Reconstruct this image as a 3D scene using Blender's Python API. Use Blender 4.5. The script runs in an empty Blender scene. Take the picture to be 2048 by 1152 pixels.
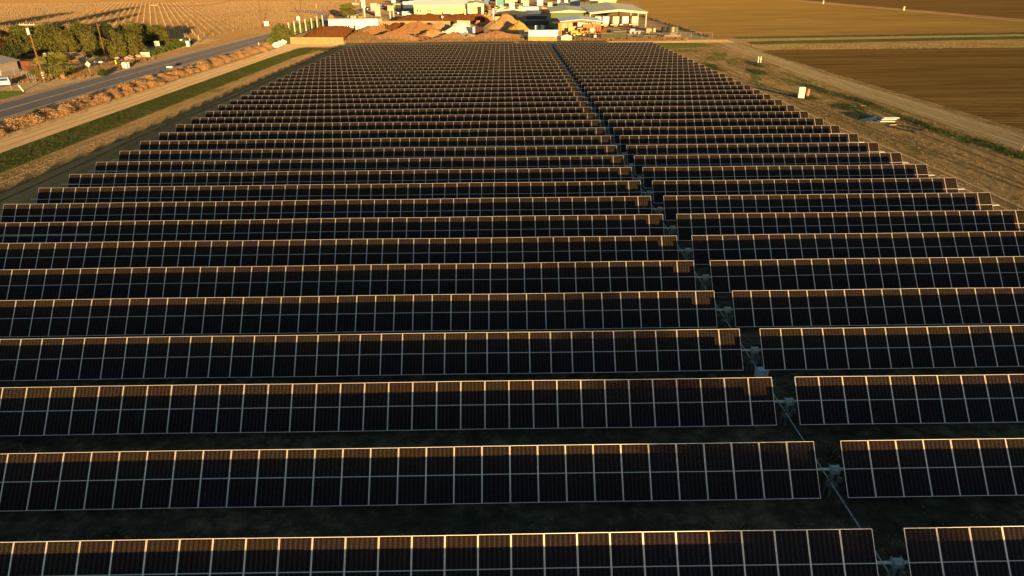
import bpy, math, random
import numpy as np
from mathutils import Vector, Matrix, noise as mnoise
random.seed(7)
rng = np.random.default_rng(11)
S = bpy.context.scene
R = math.radians

# ------------------------------------------------------------------ camera
F, H = 1365.0, 20.1652
PITCH, YAW, ROLL = .4303, .0081, -.0084
_f = np.array([math.sin(YAW)*math.cos(PITCH), math.cos(YAW)*math.cos(PITCH), -math.sin(PITCH)])
_r = np.array([math.cos(YAW), -math.sin(YAW), 0]); _u = np.cross(_r, _f)
_c, _s = math.cos(ROLL), math.sin(ROLL)
_r, _u = _c*_r+_s*_u, -_s*_r+_c*_u
cam = bpy.data.objects.new('camera', bpy.data.cameras.new('camera'))
S.collection.objects.link(cam); S.camera = cam
cam.data.lens = 36*F/2048; cam.data.sensor_width = 36
cam.data.clip_start = .5; cam.data.clip_end = 9000
cam.matrix_world = Matrix(((_r[0], _u[0], -_f[0], 0), (_r[1], _u[1], -_f[1], 0), (_r[2], _u[2], -_f[2], H), (0, 0, 0, 1)))

def G(x, y, z=0.0):
    """survey point: where the ground (or height z) lies for a point measured in the photograph"""
    d = _f+(x-1024)/F*_r-(y-576)/F*_u
    t = (z-H)/d[2]
    return Vector((d[0]*t, d[1]*t, z))
def ZT(px, pb, pt):
    """height of a thing standing at photo point (px,pb) whose top reads pt"""
    b = G(px, pb)
    d = _f+(px-1024)/F*_r-(pt-576)/F*_u
    return H+d[2]*(b.y/d[1])
def MP(px, py):
    b = G(px, py); d = np.array(b)-[0, 0, H]
    return float(d@_f)/F

# ------------------------------------------------------------------ light
AZ, EL = 16.9, 3.75
sunpos = Vector((math.sin(R(AZ))*math.cos(R(EL)), -math.cos(R(AZ))*math.cos(R(EL)), math.sin(R(EL))))
sl = bpy.data.lights.new('sun', 'SUN'); sl.energy = 5.0; sl.angle = R(.5); sl.color = (1, .63, .27)
sun = bpy.data.objects.new('sun', sl); S.collection.objects.link(sun)
sun.rotation_euler = (-sunpos).to_track_quat('-Z', 'Y').to_euler()
w = bpy.data.worlds.new('World'); S.world = w; w.use_nodes = True
nt = w.node_tree; nt.nodes.clear()
sky = nt.nodes.new('ShaderNodeTexSky'); sky.sky_type = 'NISHITA'; sky.sun_disc = False
sky.sun_elevation = R(EL); sky.sun_rotation = R(180-AZ)
sky.air_density = 1.0; sky.dust_density = .6; sky.ozone_density = 1.5
bg = nt.nodes.new('ShaderNodeBackground'); bg.inputs[1].default_value = .115
wo = nt.nodes.new('ShaderNodeOutputWorld')
nt.links.new(sky.outputs[0], bg.inputs[0]); nt.links.new(bg.outputs[0], wo.inputs[0])
S.view_settings.view_transform = 'Standard'; S.view_settings.look = 'None'
S.view_settings.gamma = 1; S.view_settings.exposure = 1.2
S.render.engine = 'CYCLES'
S.cycles.max_bounces = 5; S.cycles.transparent_max_bounces = 12

# ------------------------------------------------------------------ materials
MATS = {}
def _new(name):
    m = bpy.data.materials.new(name); m.use_nodes = True
    n = m.node_tree; n.nodes.clear()
    o = n.nodes.new('ShaderNodeOutputMaterial'); b = n.nodes.new('ShaderNodeBsdfPrincipled')
    n.links.new(b.outputs[0], o.inputs[0])
    MATS[name] = m
    return m, n, b, o
def _noise(n, co, scale, detail=5, rough=.6, mapscale=None):
    t = n.nodes.new('ShaderNodeTexNoise'); t.inputs['Scale'].default_value = scale
    t.inputs['Detail'].default_value = detail; t.inputs['Roughness'].default_value = rough
    if mapscale:
        mp = n.nodes.new('ShaderNodeMapping'); mp.inputs['Scale'].default_value = mapscale
        n.links.new(co, mp.inputs[0]); n.links.new(mp.outputs[0], t.inputs[0])
    else: n.links.new(co, t.inputs[0])
    return t.outputs[0]
def _ramp(n, fac, stops):
    r = n.nodes.new('ShaderNodeValToRGB'); e = r.color_ramp.elements
    e[0].position, e[0].color = stops[0][0], (*stops[0][1], 1)
    e[1].position, e[1].color = stops[-1][0], (*stops[-1][1], 1)
    for p, c in stops[1:-1]:
        k = e.new(p); k.color = (*c, 1)
    n.links.new(fac, r.inputs[0]); return r.outputs[0]
def _math(n, op, a, b=None, clamp=False):
    m = n.nodes.new('ShaderNodeMath'); m.operation = op; m.use_clamp = clamp
    for i, v in enumerate((a, b)):
        if v is None: continue
        if isinstance(v, (int, float)): m.inputs[i].default_value = v
        else: n.links.new(v, m.inputs[i])
    return m.outputs[0]
def mat(name, col, rough=.7, var=.15, scale=3.0, metal=0.0, spec=.3, bump=0.0, bscale=20):
    if name in MATS: return MATS[name]
    m, n, b, o = _new(name)
    tc = n.nodes.new('ShaderNodeTexCoord').outputs['Object']
    f = _noise(n, tc, scale, 4)
    lo = tuple(c*(1-var) for c in col); hi = tuple(min(1, c*(1+var)) for c in col)
    n.links.new(_ramp(n, f, [(.3, lo), (.7, hi)]), b.inputs['Base Color'])
    b.inputs['Roughness'].default_value = rough; b.inputs['Metallic'].default_value = metal
    b.inputs['Specular IOR Level'].default_value = spec
    if bump:
        bp = n.nodes.new('ShaderNodeBump'); bp.inputs['Strength'].default_value = 1; bp.inputs['Distance'].default_value = bump
        n.links.new(_noise(n, tc, bscale, 3), bp.inputs['Height']); n.links.new(bp.outputs[0], b.inputs['Normal'])
    return m
def soil(name, cols, scale=.12, big=.02, bump=.12, bscale=1.6, stretch=None, furrow=None, edge=False, fine=.03, k=1.6):
    """ground material. cols: three colours mixed by noise at two scales. furrow=(axis,period,depth)"""
    m, n, b, o = _new(name)
    tc = n.nodes.new('ShaderNodeTexCoord').outputs['Object']
    n1 = _noise(n, tc, scale, 6, .62, stretch); n2 = _noise(n, tc, big, 3, .5, stretch)
    n3 = _noise(n, tc, 3.2, 4, .7)
    mix = _math(n, 'ADD', _math(n, 'MULTIPLY', n1, .5), _math(n, 'MULTIPLY', n2, .3))
    mix = _math(n, 'ADD', mix, _math(n, 'MULTIPLY', n3, .2))
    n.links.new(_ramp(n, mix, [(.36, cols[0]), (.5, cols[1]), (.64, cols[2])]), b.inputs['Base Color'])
    b.inputs['Roughness'].default_value = 1; b.inputs['Specular IOR Level'].default_value = 0
    b.inputs['Diffuse Roughness'].default_value = 1
    h = _math(n, 'MULTIPLY', _noise(n, tc, bscale, 5, .65, stretch), bump)
    h = _math(n, 'ADD', h, _math(n, 'MULTIPLY', _noise(n, tc, 9, 3, .6), fine))
    if furrow:
        ax, per, dep = furrow
        sx = n.nodes.new('ShaderNodeSeparateXYZ'); n.links.new(tc, sx.inputs[0])
        wob = _math(n, 'MULTIPLY', _noise(n, tc, .3, 3), .5)
        v = _math(n, 'MULTIPLY', _math(n, 'ADD', sx.outputs[ax], wob), 2*math.pi/per)
        h = _math(n, 'ADD', h, _math(n, 'MULTIPLY', _math(n, 'SINE', v), dep))
    bp = n.nodes.new('ShaderNodeBump'); bp.inputs['Strength'].default_value = 1; bp.inputs['Distance'].default_value = 1
    n.links.new(h, bp.inputs['Height']); n.links.new(bp.outputs[0], b.inputs['Normal'])
    if edge:
        at = n.nodes.new('ShaderNodeAttribute'); at.attribute_name = 'a'
        nn = _noise(n, tc, .9, 6, .7)
        a = _math(n, 'SUBTRACT', _math(n, 'MULTIPLY', at.outputs['Fac'], k), _math(n, 'MULTIPLY', nn, 1.0))
        a = _math(n, 'MULTIPLY', a, 5, clamp=True)
        n.links.new(a, b.inputs['Alpha'])
    return m

def glass_panel():
    m, n, b, o = _new('panel_glass')
    tc = n.nodes.new('ShaderNodeTexCoord').outputs['Object']
    sx = n.nodes.new('ShaderNodeSeparateXYZ'); n.links.new(tc, sx.inputs[0])
    X, Y = sx.outputs[0], sx.outputs[1]
    # six cell columns: thin joints, wider at the cell corners
    cw = 1.064/6
    fx = _math(n, 'ABSOLUTE', _math(n, 'SUBTRACT', _math(n, 'FRACT', _math(n, 'ADD', _math(n, 'DIVIDE', X, cw), 10.0)), .5))
    dx = _math(n, 'MULTIPLY', _math(n, 'SUBTRACT', .5, fx), cw)     # distance to a joint
    dxm = _math(n, 'MULTIPLY', fx, cw)
    fy = _math(n, 'ABSOLUTE', _math(n, 'SUBTRACT', _math(n, 'FRACT', _math(n, 'DIVIDE', _math(n, 'ADD', Y, 5*.0925), .0925)), .5))
    dy = _math(n, 'MULTIPLY', _math(n, 'SUBTRACT', .5, fy), .0925)
    # joint at integer multiples of cw (module centre is a joint for an even count)
    wdt = _math(n, 'ADD', .0016, _math(n, 'MULTIPLY', _math(n, 'LESS_THAN', dy, .022), .0032))
    j = _math(n, 'LESS_THAN', dx, wdt)
    mid = _math(n, 'LESS_THAN', _math(n, 'ABSOLUTE', Y), .015)
    bus = _math(n, 'MULTIPLY', _math(n, 'LESS_THAN', _math(n, 'ABSOLUTE', _math(n, 'SUBTRACT', dxm, .045)), .0007), .35)
    line = _math(n, 'MAXIMUM', _math(n, 'MULTIPLY', j, .19), _math(n, 'MULTIPLY', mid, 1.0))
    line = _math(n, 'MAXIMUM', line, bus)
    oi = n.nodes.new('ShaderNodeObjectInfo')
    cell = _ramp(n, oi.outputs['Random'], [(0, (.0120, .0078, .0034)), (.25, (.0140, .0072, .0022)), (.5, (.0122, .0088, .0020)), (.75, (.0128, .0066, .0034)), (1, (.0110, .0070, .0050))])
    mx = n.nodes.new('ShaderNodeMix'); mx.data_type = 'RGBA'
    n.links.new(line, mx.inputs[0]); n.links.new(cell, mx.inputs[6]); mx.inputs[7].default_value = (.50, .49, .47, 1)
    n.links.new(mx.outputs[2], b.inputs['Base Color'])
    b.inputs['Roughness'].default_value = .22; b.inputs['Specular IOR Level'].default_value = .075; b.inputs['Specular Tint'].default_value = (.15, .38, 1, 1)
    return m

# ------------------------------------------------------------------ mesh building
class MB:
    def __init__(s): s.v = []; s.f = []; s.m = []
    def add(s, vs, fs, mi=0):
        o = len(s.v); s.v += [tuple(p) for p in vs]; s.f += [tuple(i+o for i in f) for f in fs]; s.m += [mi]*len(fs)
    def box(s, c, d, mi=0, rz=0.0, rx=0.0, taper=1.0):
        cx, cy, cz = c; hx, hy, hz = d[0]/2, d[1]/2, d[2]/2
        vs = []
        for z in (-1, 1):
            t = 1 if z < 0 else taper
            for x, y in ((-1, -1), (1, -1), (1, 1), (-1, 1)):
                vs.append(Vector((x*hx*t, y*hy*t, z*hz)))
        if rx: M = Matrix.Rotation(rx, 3, 'X'); vs = [M@v for v in vs]
        if rz: M = Matrix.Rotation(rz, 3, 'Z'); vs = [M@v for v in vs]
        s.add([(v.x+cx, v.y+cy, v.z+cz) for v in vs], [(0, 3, 2, 1), (4, 5, 6, 7), (0, 1, 5, 4), (1, 2, 6, 5), (2, 3, 7, 6), (3, 0, 4, 7)], mi)
        return s
    def tube(s, p0, p1, r0, r1=None, n=10, mi=0, cap=True):
        r1 = r0 if r1 is None else r1
        p0, p1 = Vector(p0), Vector(p1); d = (p1-p0).normalized()
        a = d.orthogonal().normalized(); b = d.cross(a)
        vs = []
        for p, r in ((p0, r0), (p1, r1)):
            for i in range(n):
                t = 2*math.pi*i/n; vs.append(p+a*(r*math.cos(t))+b*(r*math.sin(t)))
        fs = [(i, (i+1) % n, n+(i+1) % n, n+i) for i in range(n)]
        if cap: fs += [tuple(range(n-1, -1, -1)), tuple(range(n, 2*n))]
        s.add(vs, fs, mi); return s
    def path(s, pts, r, n=6, mi=0):
        for a, b in zip(pts, pts[1:]): s.tube(a, b, r, r, n, mi)
        return s
    def prism(s, prof, y0, y1, mi=0, axis='y'):
        """extrude a closed (x,z) profile along y"""
        n = len(prof)
        if axis == 'y': vs = [(x, y0, z) for x, z in prof]+[(x, y1, z) for x, z in prof]
        else: vs = [(y0, x, z) for x, z in prof]+[(y1, x, z) for x, z in prof]
        fs = [(i, (i+1) % n, n+(i+1) % n, n+i) for i in range(n)]+[tuple(range(n-1, -1, -1)), tuple(range(n, 2*n))]
        s.add(vs, fs, mi); return s
    def build(s, name, mats, parent=None, smooth=False):
        me = bpy.data.meshes.new(name); me.from_pydata(s.v, [], s.f)
        if not isinstance(mats, (list, tuple)): mats = [mats]
        for m in mats: me.materials.append(m)
        if len(mats) > 1: me.polygons.foreach_set('material_index', s.m)
        if smooth: me.polygons.foreach_set('use_smooth', [True]*len(me.polygons))
        me.update()
        o = bpy.data.objects.new(name, me); S.collection.objects.link(o)
        if parent: o.parent = parent
        return o
def tag(o, label=None, cat=None, group=None, kind=None):
    if label: o['label'] = label
    if cat: o['category'] = cat
    if group: o['group'] = group
    if kind: o['kind'] = kind
    return o
def thing(name, label, cat, loc=(0, 0, 0), rz=0.0, group=None):
    o = bpy.data.objects.new(name, None); S.collection.objects.link(o)
    o.empty_display_size = .2
    o.location = loc; o.rotation_euler = (0, 0, rz)
    return tag(o, label, cat, group)
def kids(o): return [c for c in S.collection.objects if c.parent == o]
def copy_tree(o, tree=None):
    """tree = [(part, [subparts])] cached"""
    c = o.copy(); S.collection.objects.link(c)
    for p, subs in tree:
        q = p.copy(); S.collection.objects.link(q); q.parent = c
        for s_ in subs:
            t = s_.copy(); S.collection.objects.link(t); t.parent = q
    return c
def tree_of(o):
    ks = kids(o); return [(k, kids(k)) for k in ks]

def sheet(name, quads, m, z, nu=2, nv=2, fade=(0, 0, 0, 0), kind='structure', jit=0.0):
    """flat ground sheet between two polylines (left, right) of world xy points; fade widths: left,right,start,end in 0..1 of the sheet"""
    L, Rr = quads
    def samp(P, n):
        P = [Vector((p[0], p[1])) for p in P]; d = [0]
        for a, b in zip(P, P[1:]): d.append(d[-1]+(b-a).length)
        out = []
        for i in range(n+1):
            t = d[-1]*i/n; k = 0
            while k < len(d)-2 and d[k+1] < t: k += 1
            u = (t-d[k])/max(1e-6, d[k+1]-d[k]); out.append(P[k].lerp(P[k+1], u))
        return out
    A, B = samp(L, nv), samp(Rr, nv)
    vs, at = [], []
    for i in range(nv+1):
        for j in range(nu+1):
            u, v = j/nu, i/nv
            p = A[i].lerp(B[i], u)
            vs.append((p.x, p.y, z))
            a = 1.0
            if fade[0]: a = min(a, u/fade[0])
            if fade[1]: a = min(a, (1-u)/fade[1])
            if fade[2]: a = min(a, v/fade[2])
            if fade[3]: a = min(a, (1-v)/fade[3])
            at.append(a)
    fs = [(i*(nu+1)+j, i*(nu+1)+j+1, (i+1)*(nu+1)+j+1, (i+1)*(nu+1)+j) for i in range(nv) for j in range(nu)]
    me = bpy.data.meshes.new(name); me.from_pydata(vs, [], fs); me.materials.append(m)
    ca = me.attributes.new('a', 'FLOAT', 'POINT'); ca.data.foreach_set('value', at)
    # faces up
    me.update()
    if me.polygons[0].normal.z < 0: me.flip_normals()
    o = bpy.data.objects.new(name, me); S.collection.objects.link(o)
    return tag(o, kind=kind)

# shared plain materials
alu = mat('anodised_aluminium', (.88, .80, .70), .5, .05, 2, metal=.7, spec=.5)
galv = mat('galvanised_steel', (.30, .34, .34), .5, .25, 6, metal=.0, spec=.5)
galvd = mat('weathered_steel', (.11, .13, .13), .55, .3, 6, spec=.4)
white = mat('white_paint', (.78, .75, .68), .5, .06)
cream = mat('cream_sheet_metal', (.56, .53, .35), .5, .06)
black = mat('black_rubber', (.02, .02, .02), .8, .2)
dark = mat('dark_recess', (.03, .028, .025), .8, .2)
cglass = mat('dark_window_glass', (.03, .04, .05), .1, .1, spec=.8)
wood = mat('pole_timber', (.17, .085, .04), .9, .3, 5, bump=.01)
yellow = mat('machine_yellow', (.75, .38, .04), .45, .12)
orange = mat('orange_paint', (.42, .13, .03), .5, .2)
rust = mat('rusty_steel', (.16, .05, .018), .85, .35, 2)
concrete = mat('pale_concrete', (.48, .36, .20), .9, .15, 1.5, bump=.02, bscale=8)
rail_m = mat('grey_fence_wire', (.34, .33, .30), .6, .1)
greenm = mat('green_sheet_metal', (.085, .12, .045), .6, .15)
roofg = mat('pale_roof_sheet', (.72, .63, .36), .8, .1, .6, bump=.12, bscale=2.5)
tan = mat('tan_paint', (.55, .36, .18), .6, .15)
grey = mat('grey_paint', (.30, .30, .30), .6, .15)
teal = mat('teal_paint', (.08, .30, .26), .5, .1)
blue = mat('blue_paint', (.10, .16, .30), .5, .1)
red = mat('red_paint', (.45, .06, .04), .4, .1)
brick = mat('brown_boards', (.14, .055, .028), .85, .3, 2)
bark = mat('tree_bark', (.10, .06, .035), .95, .3, 6)
paleb = mat('pale_bark', (.30, .22, .15), .95, .2, 6)
paint_y = mat('yellow_road_paint', (.85, .58, .30), .8, .2, 2)
paint_w = mat('white_road_paint', (.70, .66, .58), .8, .15, 2)

def leafmat(name, a, b_):
    m, n, b, o = _new(name)
    tc = n.nodes.new('ShaderNodeTexCoord').outputs['Object']
    f = _noise(n, tc, 1.1, 4, .7)
    n.links.new(_ramp(n, f, [(.3, a), (.7, b_)]), b.inputs['Base Color'])
    b.inputs['Roughness'].default_value = .7; b.inputs['Specular IOR Level'].default_value = .15
    return m
leaf_olive = leafmat('olive_foliage', (.045, .056, .012), (.12, .115, .022))
leaf_dark = leafmat('dark_foliage', (.022, .035, .010), (.05, .062, .016))
leaf_gold = leafmat('golden_foliage', (.06, .065, .013), (.13, .115, .026))
leaf_red = leafmat('russet_twigs', (.085, .042, .018), (.15, .075, .034))
leaf_green = leafmat('hedge_foliage', (.06, .10, .015), (.12, .16, .025))
leaf_palm = leafmat('palm_foliage', (.09, .10, .017), (.18, .17, .034))
leaf_tan = leafmat('dry_tumbleweed', (.30, .17, .07), (.54, .32, .15))
leaf_straw = leafmat('dry_straw', (.24, .145, .055), (.38, .24, .10))
grass_m = leafmat('short_grass', (.035, .052, .012), (.075, .082, .022))

# ------------------------------------------------------------------ the ground
soil('earth', ((.15, .085, .04), (.26, .155, .075), (.34, .215, .11)), bump=.16)
soil('array_shade_soil', ((.022, .022, .014), (.06, .053, .034), (.17, .145, .085)), scale=1.1, big=.15, bump=.12, bscale=2.2, edge=True, k=1.8)  # same soil painted darker: deep shade between the rows put into the colour
soil('right_dirt', ((.085, .075, .030), (.195, .140, .062), (.30, .215, .105)), scale=.45, big=.06, bump=.20, bscale=.9, stretch=(1.8, .55, 1))
soil('left_dirt', ((.12, .10, .04), (.26, .18, .075), (.36, .24, .11)), scale=.35, big=.08, bump=.14, bscale=2, stretch=(2.2, .4, 1))
soil('green_strip', ((.045, .058, .013), (.075, .085, .020), (.17, .14, .05)), scale=.9, big=.15, bump=.10, bscale=4, edge=True, fine=.05)
soil('weedy_green', ((.05, .085, .018), (.08, .11, .025), (.16, .14, .05)), scale=.5, bump=.10, bscale=3, edge=True, fine=.05, k=1.25)
soil('track_dirt', ((.36, .24, .11), (.46, .32, .16), (.54, .38, .21)), scale=.5, bump=.06, bscale=2.5, stretch=(3, .25, 1), edge=True, k=3)
soil('track_grey', ((.16, .125, .065), (.23, .185, .10), (.29, .235, .13)), scale=.6, big=.1, bump=.08, bscale=2.2, stretch=(3, .3, 1), edge=True, k=2.2)
soil('shoulder_gravel', ((.16, .115, .07), (.22, .16, .10), (.28, .20, .13)), scale=.6, bump=.05, bscale=4, edge=True, k=3)
soil('asphalt_dark', ((.058, .058, .066), (.073, .073, .082), (.094, .092, .098)), scale=.7, bump=.003, bscale=8, stretch=(2, .2, 1), fine=.001)
soil('plough_soil', ((.075, .048, .014), (.13, .083, .026), (.18, .118, .040)), scale=.12, big=.03, bump=.12, bscale=1.8, furrow=(1, 1.25, .07), stretch=(.25, 2.2, 1), edge=True, k=2.2)
soil('plough_far', ((.15, .096, .028), (.19, .125, .038), (.24, .16, .050)), scale=.05, big=.012, bump=.14, bscale=1.2, stretch=(.5, 1.5, 1), edge=True, k=3)
soil('plough_farther', ((.085, .054, .017), (.12, .077, .026), (.15, .098, .034)), scale=.05, big=.012, bump=.12, bscale=1.2, furrow=(1, 6.0, .2), stretch=(.3, 1.5, 1), edge=True, k=3)
soil('stubble', ((.16, .105, .035), (.25, .175, .065), (.40, .30, .13)), scale=1.3, big=.1, bump=.25, bscale=1.4, edge=True, k=1.8)
soil('vineyard_soil', ((.18, .112, .042), (.24, .152, .060), (.30, .195, .084)), scale=.3, big=.03, bump=.16, bscale=1.0)
soil('yard_hardpan', ((.12, .095, .06), (.17, .135, .085), (.22, .17, .105)), scale=.1, big=.03, bump=.06, bscale=1.5, edge=True, k=3)
soil('drive_soil', ((.20, .15, .08), (.27, .20, .11), (.33, .25, .14)), scale=.4, bump=.06, bscale=2.5, edge=True, k=2)
soil('lawn', ((.06, .085, .02), (.10, .13, .025), (.17, .16, .05)), scale=.4, bump=.08, bscale=3, edge=True, k=1.5)

GR = 5000
sheet('ground', (((-GR, -GR), (-GR, GR)), ((GR, -GR), (GR, GR))), MATS['earth'], 0)
sheet('vineyard_ground', (((-900, 70), (-900, 1500)), ((-95.5, 70), (-95.5, 1500))), MATS['vineyard_soil'], .004)
sheet('left_dirt', (((-80, -30), (-80, 245)), ((-30, -30), (-30, 245))), MATS['left_dirt'], .006)
sheet('right_dirt', (((30, -30), (30, 232)), ((74, -30), (74, 232))), MATS['right_dirt'], .006)
sheet('array_shaded_ground', (((-46, -20), (-45, 208)), ((44.5, -20), (43.5, 208))), MATS['array_shade_soil'], .012, 40, 60, (.04, .04, 0, .01))  # darkened sheet under the rows, standing in for their deep shade
sheet('green_verge', (((-64.6, 40), (-64.6, 90), (-64.4, 200), (-63, 228)), ((-57.4, 40), (-57.4, 90), (-57.3, 200), (-50, 226))), MATS['green_strip'], .014, 12, 80, (.10, .10, 0, .04))
sheet('dirt_track', (((-71.5, 40), (-71, 160), (-70.5, 236)), ((-64.2, 40), (-64.2, 200), (-62.5, 236))), MATS['track_dirt'], .018, 10, 60, (.15, .15, 0, 0))
sheet('dirt_track', (((-72, 226), (-44, 230), (74, 230)), ((-72, 237), (-44, 238), (74, 240))), MATS['track_dirt'], .0265, 10, 60, (0, 0, 0, 0))
sheet('road_shoulder', (((-82.0, 40), (-82.0, 300)), ((-75.4, 40), (-75.4, 240), (-78, 300))), MATS['shoulder_gravel'], .020, 10, 60, (0, .12, 0, 0))
sheet('road_shoulder', (((-96.5, 40), (-95.5, 150), (-95, 240), (-94.5, 330)), ((-90.3, 40), (-90.3, 330))), MATS['shoulder_gravel'], .020, 10, 60, (.2, 0, 0, 0))
# road: centre line runs straight, then eases left past the hedge
rc = [(-83.5, 30), (-84.6, 110), (-86.0, 160), (-86.2, 210), (-87.0, 285), (-88, 340), (-90, 420), (-92, 520), (-94, 700)]
def off(P, d): return [(x+d, y) for x, y in P]
sheet('road', (off(rc, -4.9), off(rc, 4.9)), MATS['asphalt_dark'], .026, 2, 60)
for nm, d0, d1, mm in (('road_centre_line', -.30, -.08, paint_y), ('road_centre_line', .08, .30, paint_y), ('road_edge_line', -4.58, -4.40, paint_w), ('road_edge_line', 4.34, 4.58, paint_w)):
    sheet(nm, (off(rc, d0), off(rc, d1)), mm, .031, 1, 60)
# side roads into the yard
sheet('road', (((-84, 352), (-112, 440), (-140, 470)), ((-84, 372), (-104, 452), (-130, 490))), MATS['asphalt_dark'], .034, 4, 20)
sheet('road', (((-88, 500), (-60, 480), (-50, 420)), ((-88, 640), (-40, 620), (-30, 430))), MATS['asphalt_dark'], .034, 4, 20)
sheet('yard_ground', (((-76, 237), (-76, 900)), ((71, 237), (71, 900))), MATS['yard_hardpan'], .010, 30, 60, (.02, .02, .01, 0))
# right side
sheet('farm_track', (((63.2, 20), (63.0, 100), (63.3, 145), (65.5, 200), (68, 236)), ((71.0, 20), (70.6, 100), (70.6, 150), (72, 195), (75, 236))), MATS['track_grey'], .018, 12, 80, (.3, .3, 0, 0))
sheet('farm_track', (((64, 228), (73.5, 232.5), (176, 243.3), (520, 272)), ((62, 242), (73.5, 241.8), (182, 250.3), (520, 282))), MATS['track_grey'], .022, 10, 90, (.15, .15, 0, 0))
sheet('grass_verge', (((74, 241.5), (182, 250), (520, 281)), ((74, 249.5), (187, 260), (520, 291))), MATS['green_strip'], .018, 10, 90, (.08, .08, .03, 0))
sheet('grass_verge', (((72, 221.5), (169, 232), (520, 262)), ((73.5, 232), (176, 243.6), (520, 273))), MATS['green_strip'], .018, 10, 90, (.08, .08, .03, 0))
sheet('grass_verge', (((42, 206), (44, 231)), ((66, 218), (62, 231))), MATS['weedy_green'], .018, 12, 12, (.15, .15, .2, .1))
sheet('stubble_strip', (((70, 204), (150, 204), (520, 206)), ((70, 223), (169, 233), (520, 263))), MATS['stubble'], .014, 14, 90, (.2, .1, .03, 0))
sheet('ploughed_field', (((70.6, -60), (70.6, 209)), ((620, -60), (620, 209))), MATS['plough_soil'], .010, 90, 30, (.006, 0, 0, .02))
sheet('ploughed_field', (((71, 246), (76, 300), (76, 1500)), ((224, 261), (224, 320), (228, 1500))), MATS['plough_far'], .010, 30, 60, (.02, 0, .002, 0))
sheet('ploughed_field', (((229, 262), (232, 1500)), ((1500, 290), (1500, 1500))), MATS['plough_farther'], .010, 30, 60, (.002, 0, .002, 0))
sheet('farm_track', (((225, 250), (228.5, 1500)), ((228.2, 250), (231.2, 1500))), MATS['track_grey'], .016, 6, 40, (.2, .2, 0, 0))
# weedy patches of the right-hand dirt (irregular, grown in the hollows)
for i, (cx, cy, rx_, ry_, a) in enumerate([(60.8, 172, 2.0, 8, .1), (59.5, 133, 2.3, 14, -.05), (61.2, 118, 1.8, 9, 0), (53.5, 124, 2.8, 5, .3), (56.5, 113, 3.5, 4.5, .4), (60.5, 99, 1.6, 10, .05), (61.5, 84, 2.2, 9, .05), (55, 186, 4, 9, .3), (49.5, 168, 2.2, 11, .12), (56.5, 158, 3, 7, .2), (50.5, 140, 1.6, 9, .1), (59, 196, 3, 7, .2), (64, 78, 3, 8, 0), (47.5, 150, 1.2, 8, .05), (52, 205, 6, 7, .2), (61.5, 150, 1.3, 14, .03), (57.5, 142, 1.6, 9, .15), (60.8, 108, 1.5, 7, 0), (60.2, 91, 1.8, 7, 0), (57, 178, 2.5, 10, .2), (53.5, 150, 1.5, 9, .25), (47, 190, 1.5, 14, .1), (61.8, 76, 2.2, 8, 0), (54.5, 104, 1.6, 5, .5)]):
    ca, sa = math.cos(a), math.sin(a)
    def pt(u, v): return (cx+u*rx_*ca+v*ry_*sa, cy-u*rx_*sa+v*ry_*ca)
    sheet('weed_patch', ([pt(-1, t) for t in (-1, 0, 1)], [pt(1, t) for t in (-1, 0, 1)]), MATS['weedy_green'], .010+.0007*i, 14, 14, (.5, .5, .5, .5))
# left roadside ground: drive, lawn, dry grass
def gp(*ps): return [tuple(G(*p)[:2]) for p in ps]
sheet('driveway', (gp((-60, 215), (60, 186), (180, 157), (260, 142)), gp((-60, 150), (30, 150), (110, 158), (200, 138))), MATS['drive_soil'], .024, 10, 20, (.1, .2, 0, .1))
sheet('roadside_grass', (gp((-40, 215), (0, 204), (60, 186)), gp((-40, 178), (10, 180), (58, 180))), MATS['lawn'], .028, 10, 12, (.4, .4, 0, .25))
sheet('home_yard', (((-190, 150), (-150, 280)), ((-97, 150), (-99, 262))), MATS['drive_soil'], .008, 20, 20, (.1, .1, .1, .1))

# ------------------------------------------------------------------ solar array
XL, XG0, XG1, XR = -43.816, 12.73, 13.83, 42.68
P_, Y0, TH, AX = 4.947, 17.405, .878, 1.5
def make_panel_mesh():
    b = MB(); hw, hl, fw, th = .569, 1.14, .017, .035
    b.box((0, hl-fw/2, 0), (2*hw, fw, th)); b.box((0, -hl+fw/2, 0), (2*hw, fw, th))
    b.box((hw-fw/2, 0, 0), (fw, 2*hl-2*fw, th)); b.box((-hw+fw/2, 0, 0), (fw, 2*hl-2*fw, th))
    zx, zy = hw-fw, hl-fw
    b.add([(-zx, -zy, .013), (zx, -zy, .013), (zx, zy, .013), (-zx, zy, .013)], [(0, 1, 2, 3)], 1)
    b.add([(-zx, -zy, .008), (zx, -zy, .008), (zx, zy, .008), (-zx, zy, .008)], [(3, 2, 1, 0)], 2)
    return b
panel0 = make_panel_mesh().build('solar_panel', [alu, glass_panel(), mat('panel_backsheet', (.45, .46, .48), .6, .03)])
S.collection.objects.unlink(panel0)
n_off = Vector((0, -math.sin(TH), math.cos(TH)))
def ibeam(h):
    b = MB(); b.box((0, 0, h/2), (.012, .12, h)); b.box((0, .065, h/2), (.12, .01, h)); b.box((0, -.065, h/2), (.12, .01, h)); return b
tubeL = MB().tube((XL-.65, 0, 0), (XR+.65, 0, 0), .06, n=10)
tube0 = tubeL.build('torque_tube', galv, smooth=False); S.collection.objects.unlink(tube0)
post0 = ibeam(1.34).build('post', galvd); S.collection.objects.unlink(post0)
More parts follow.
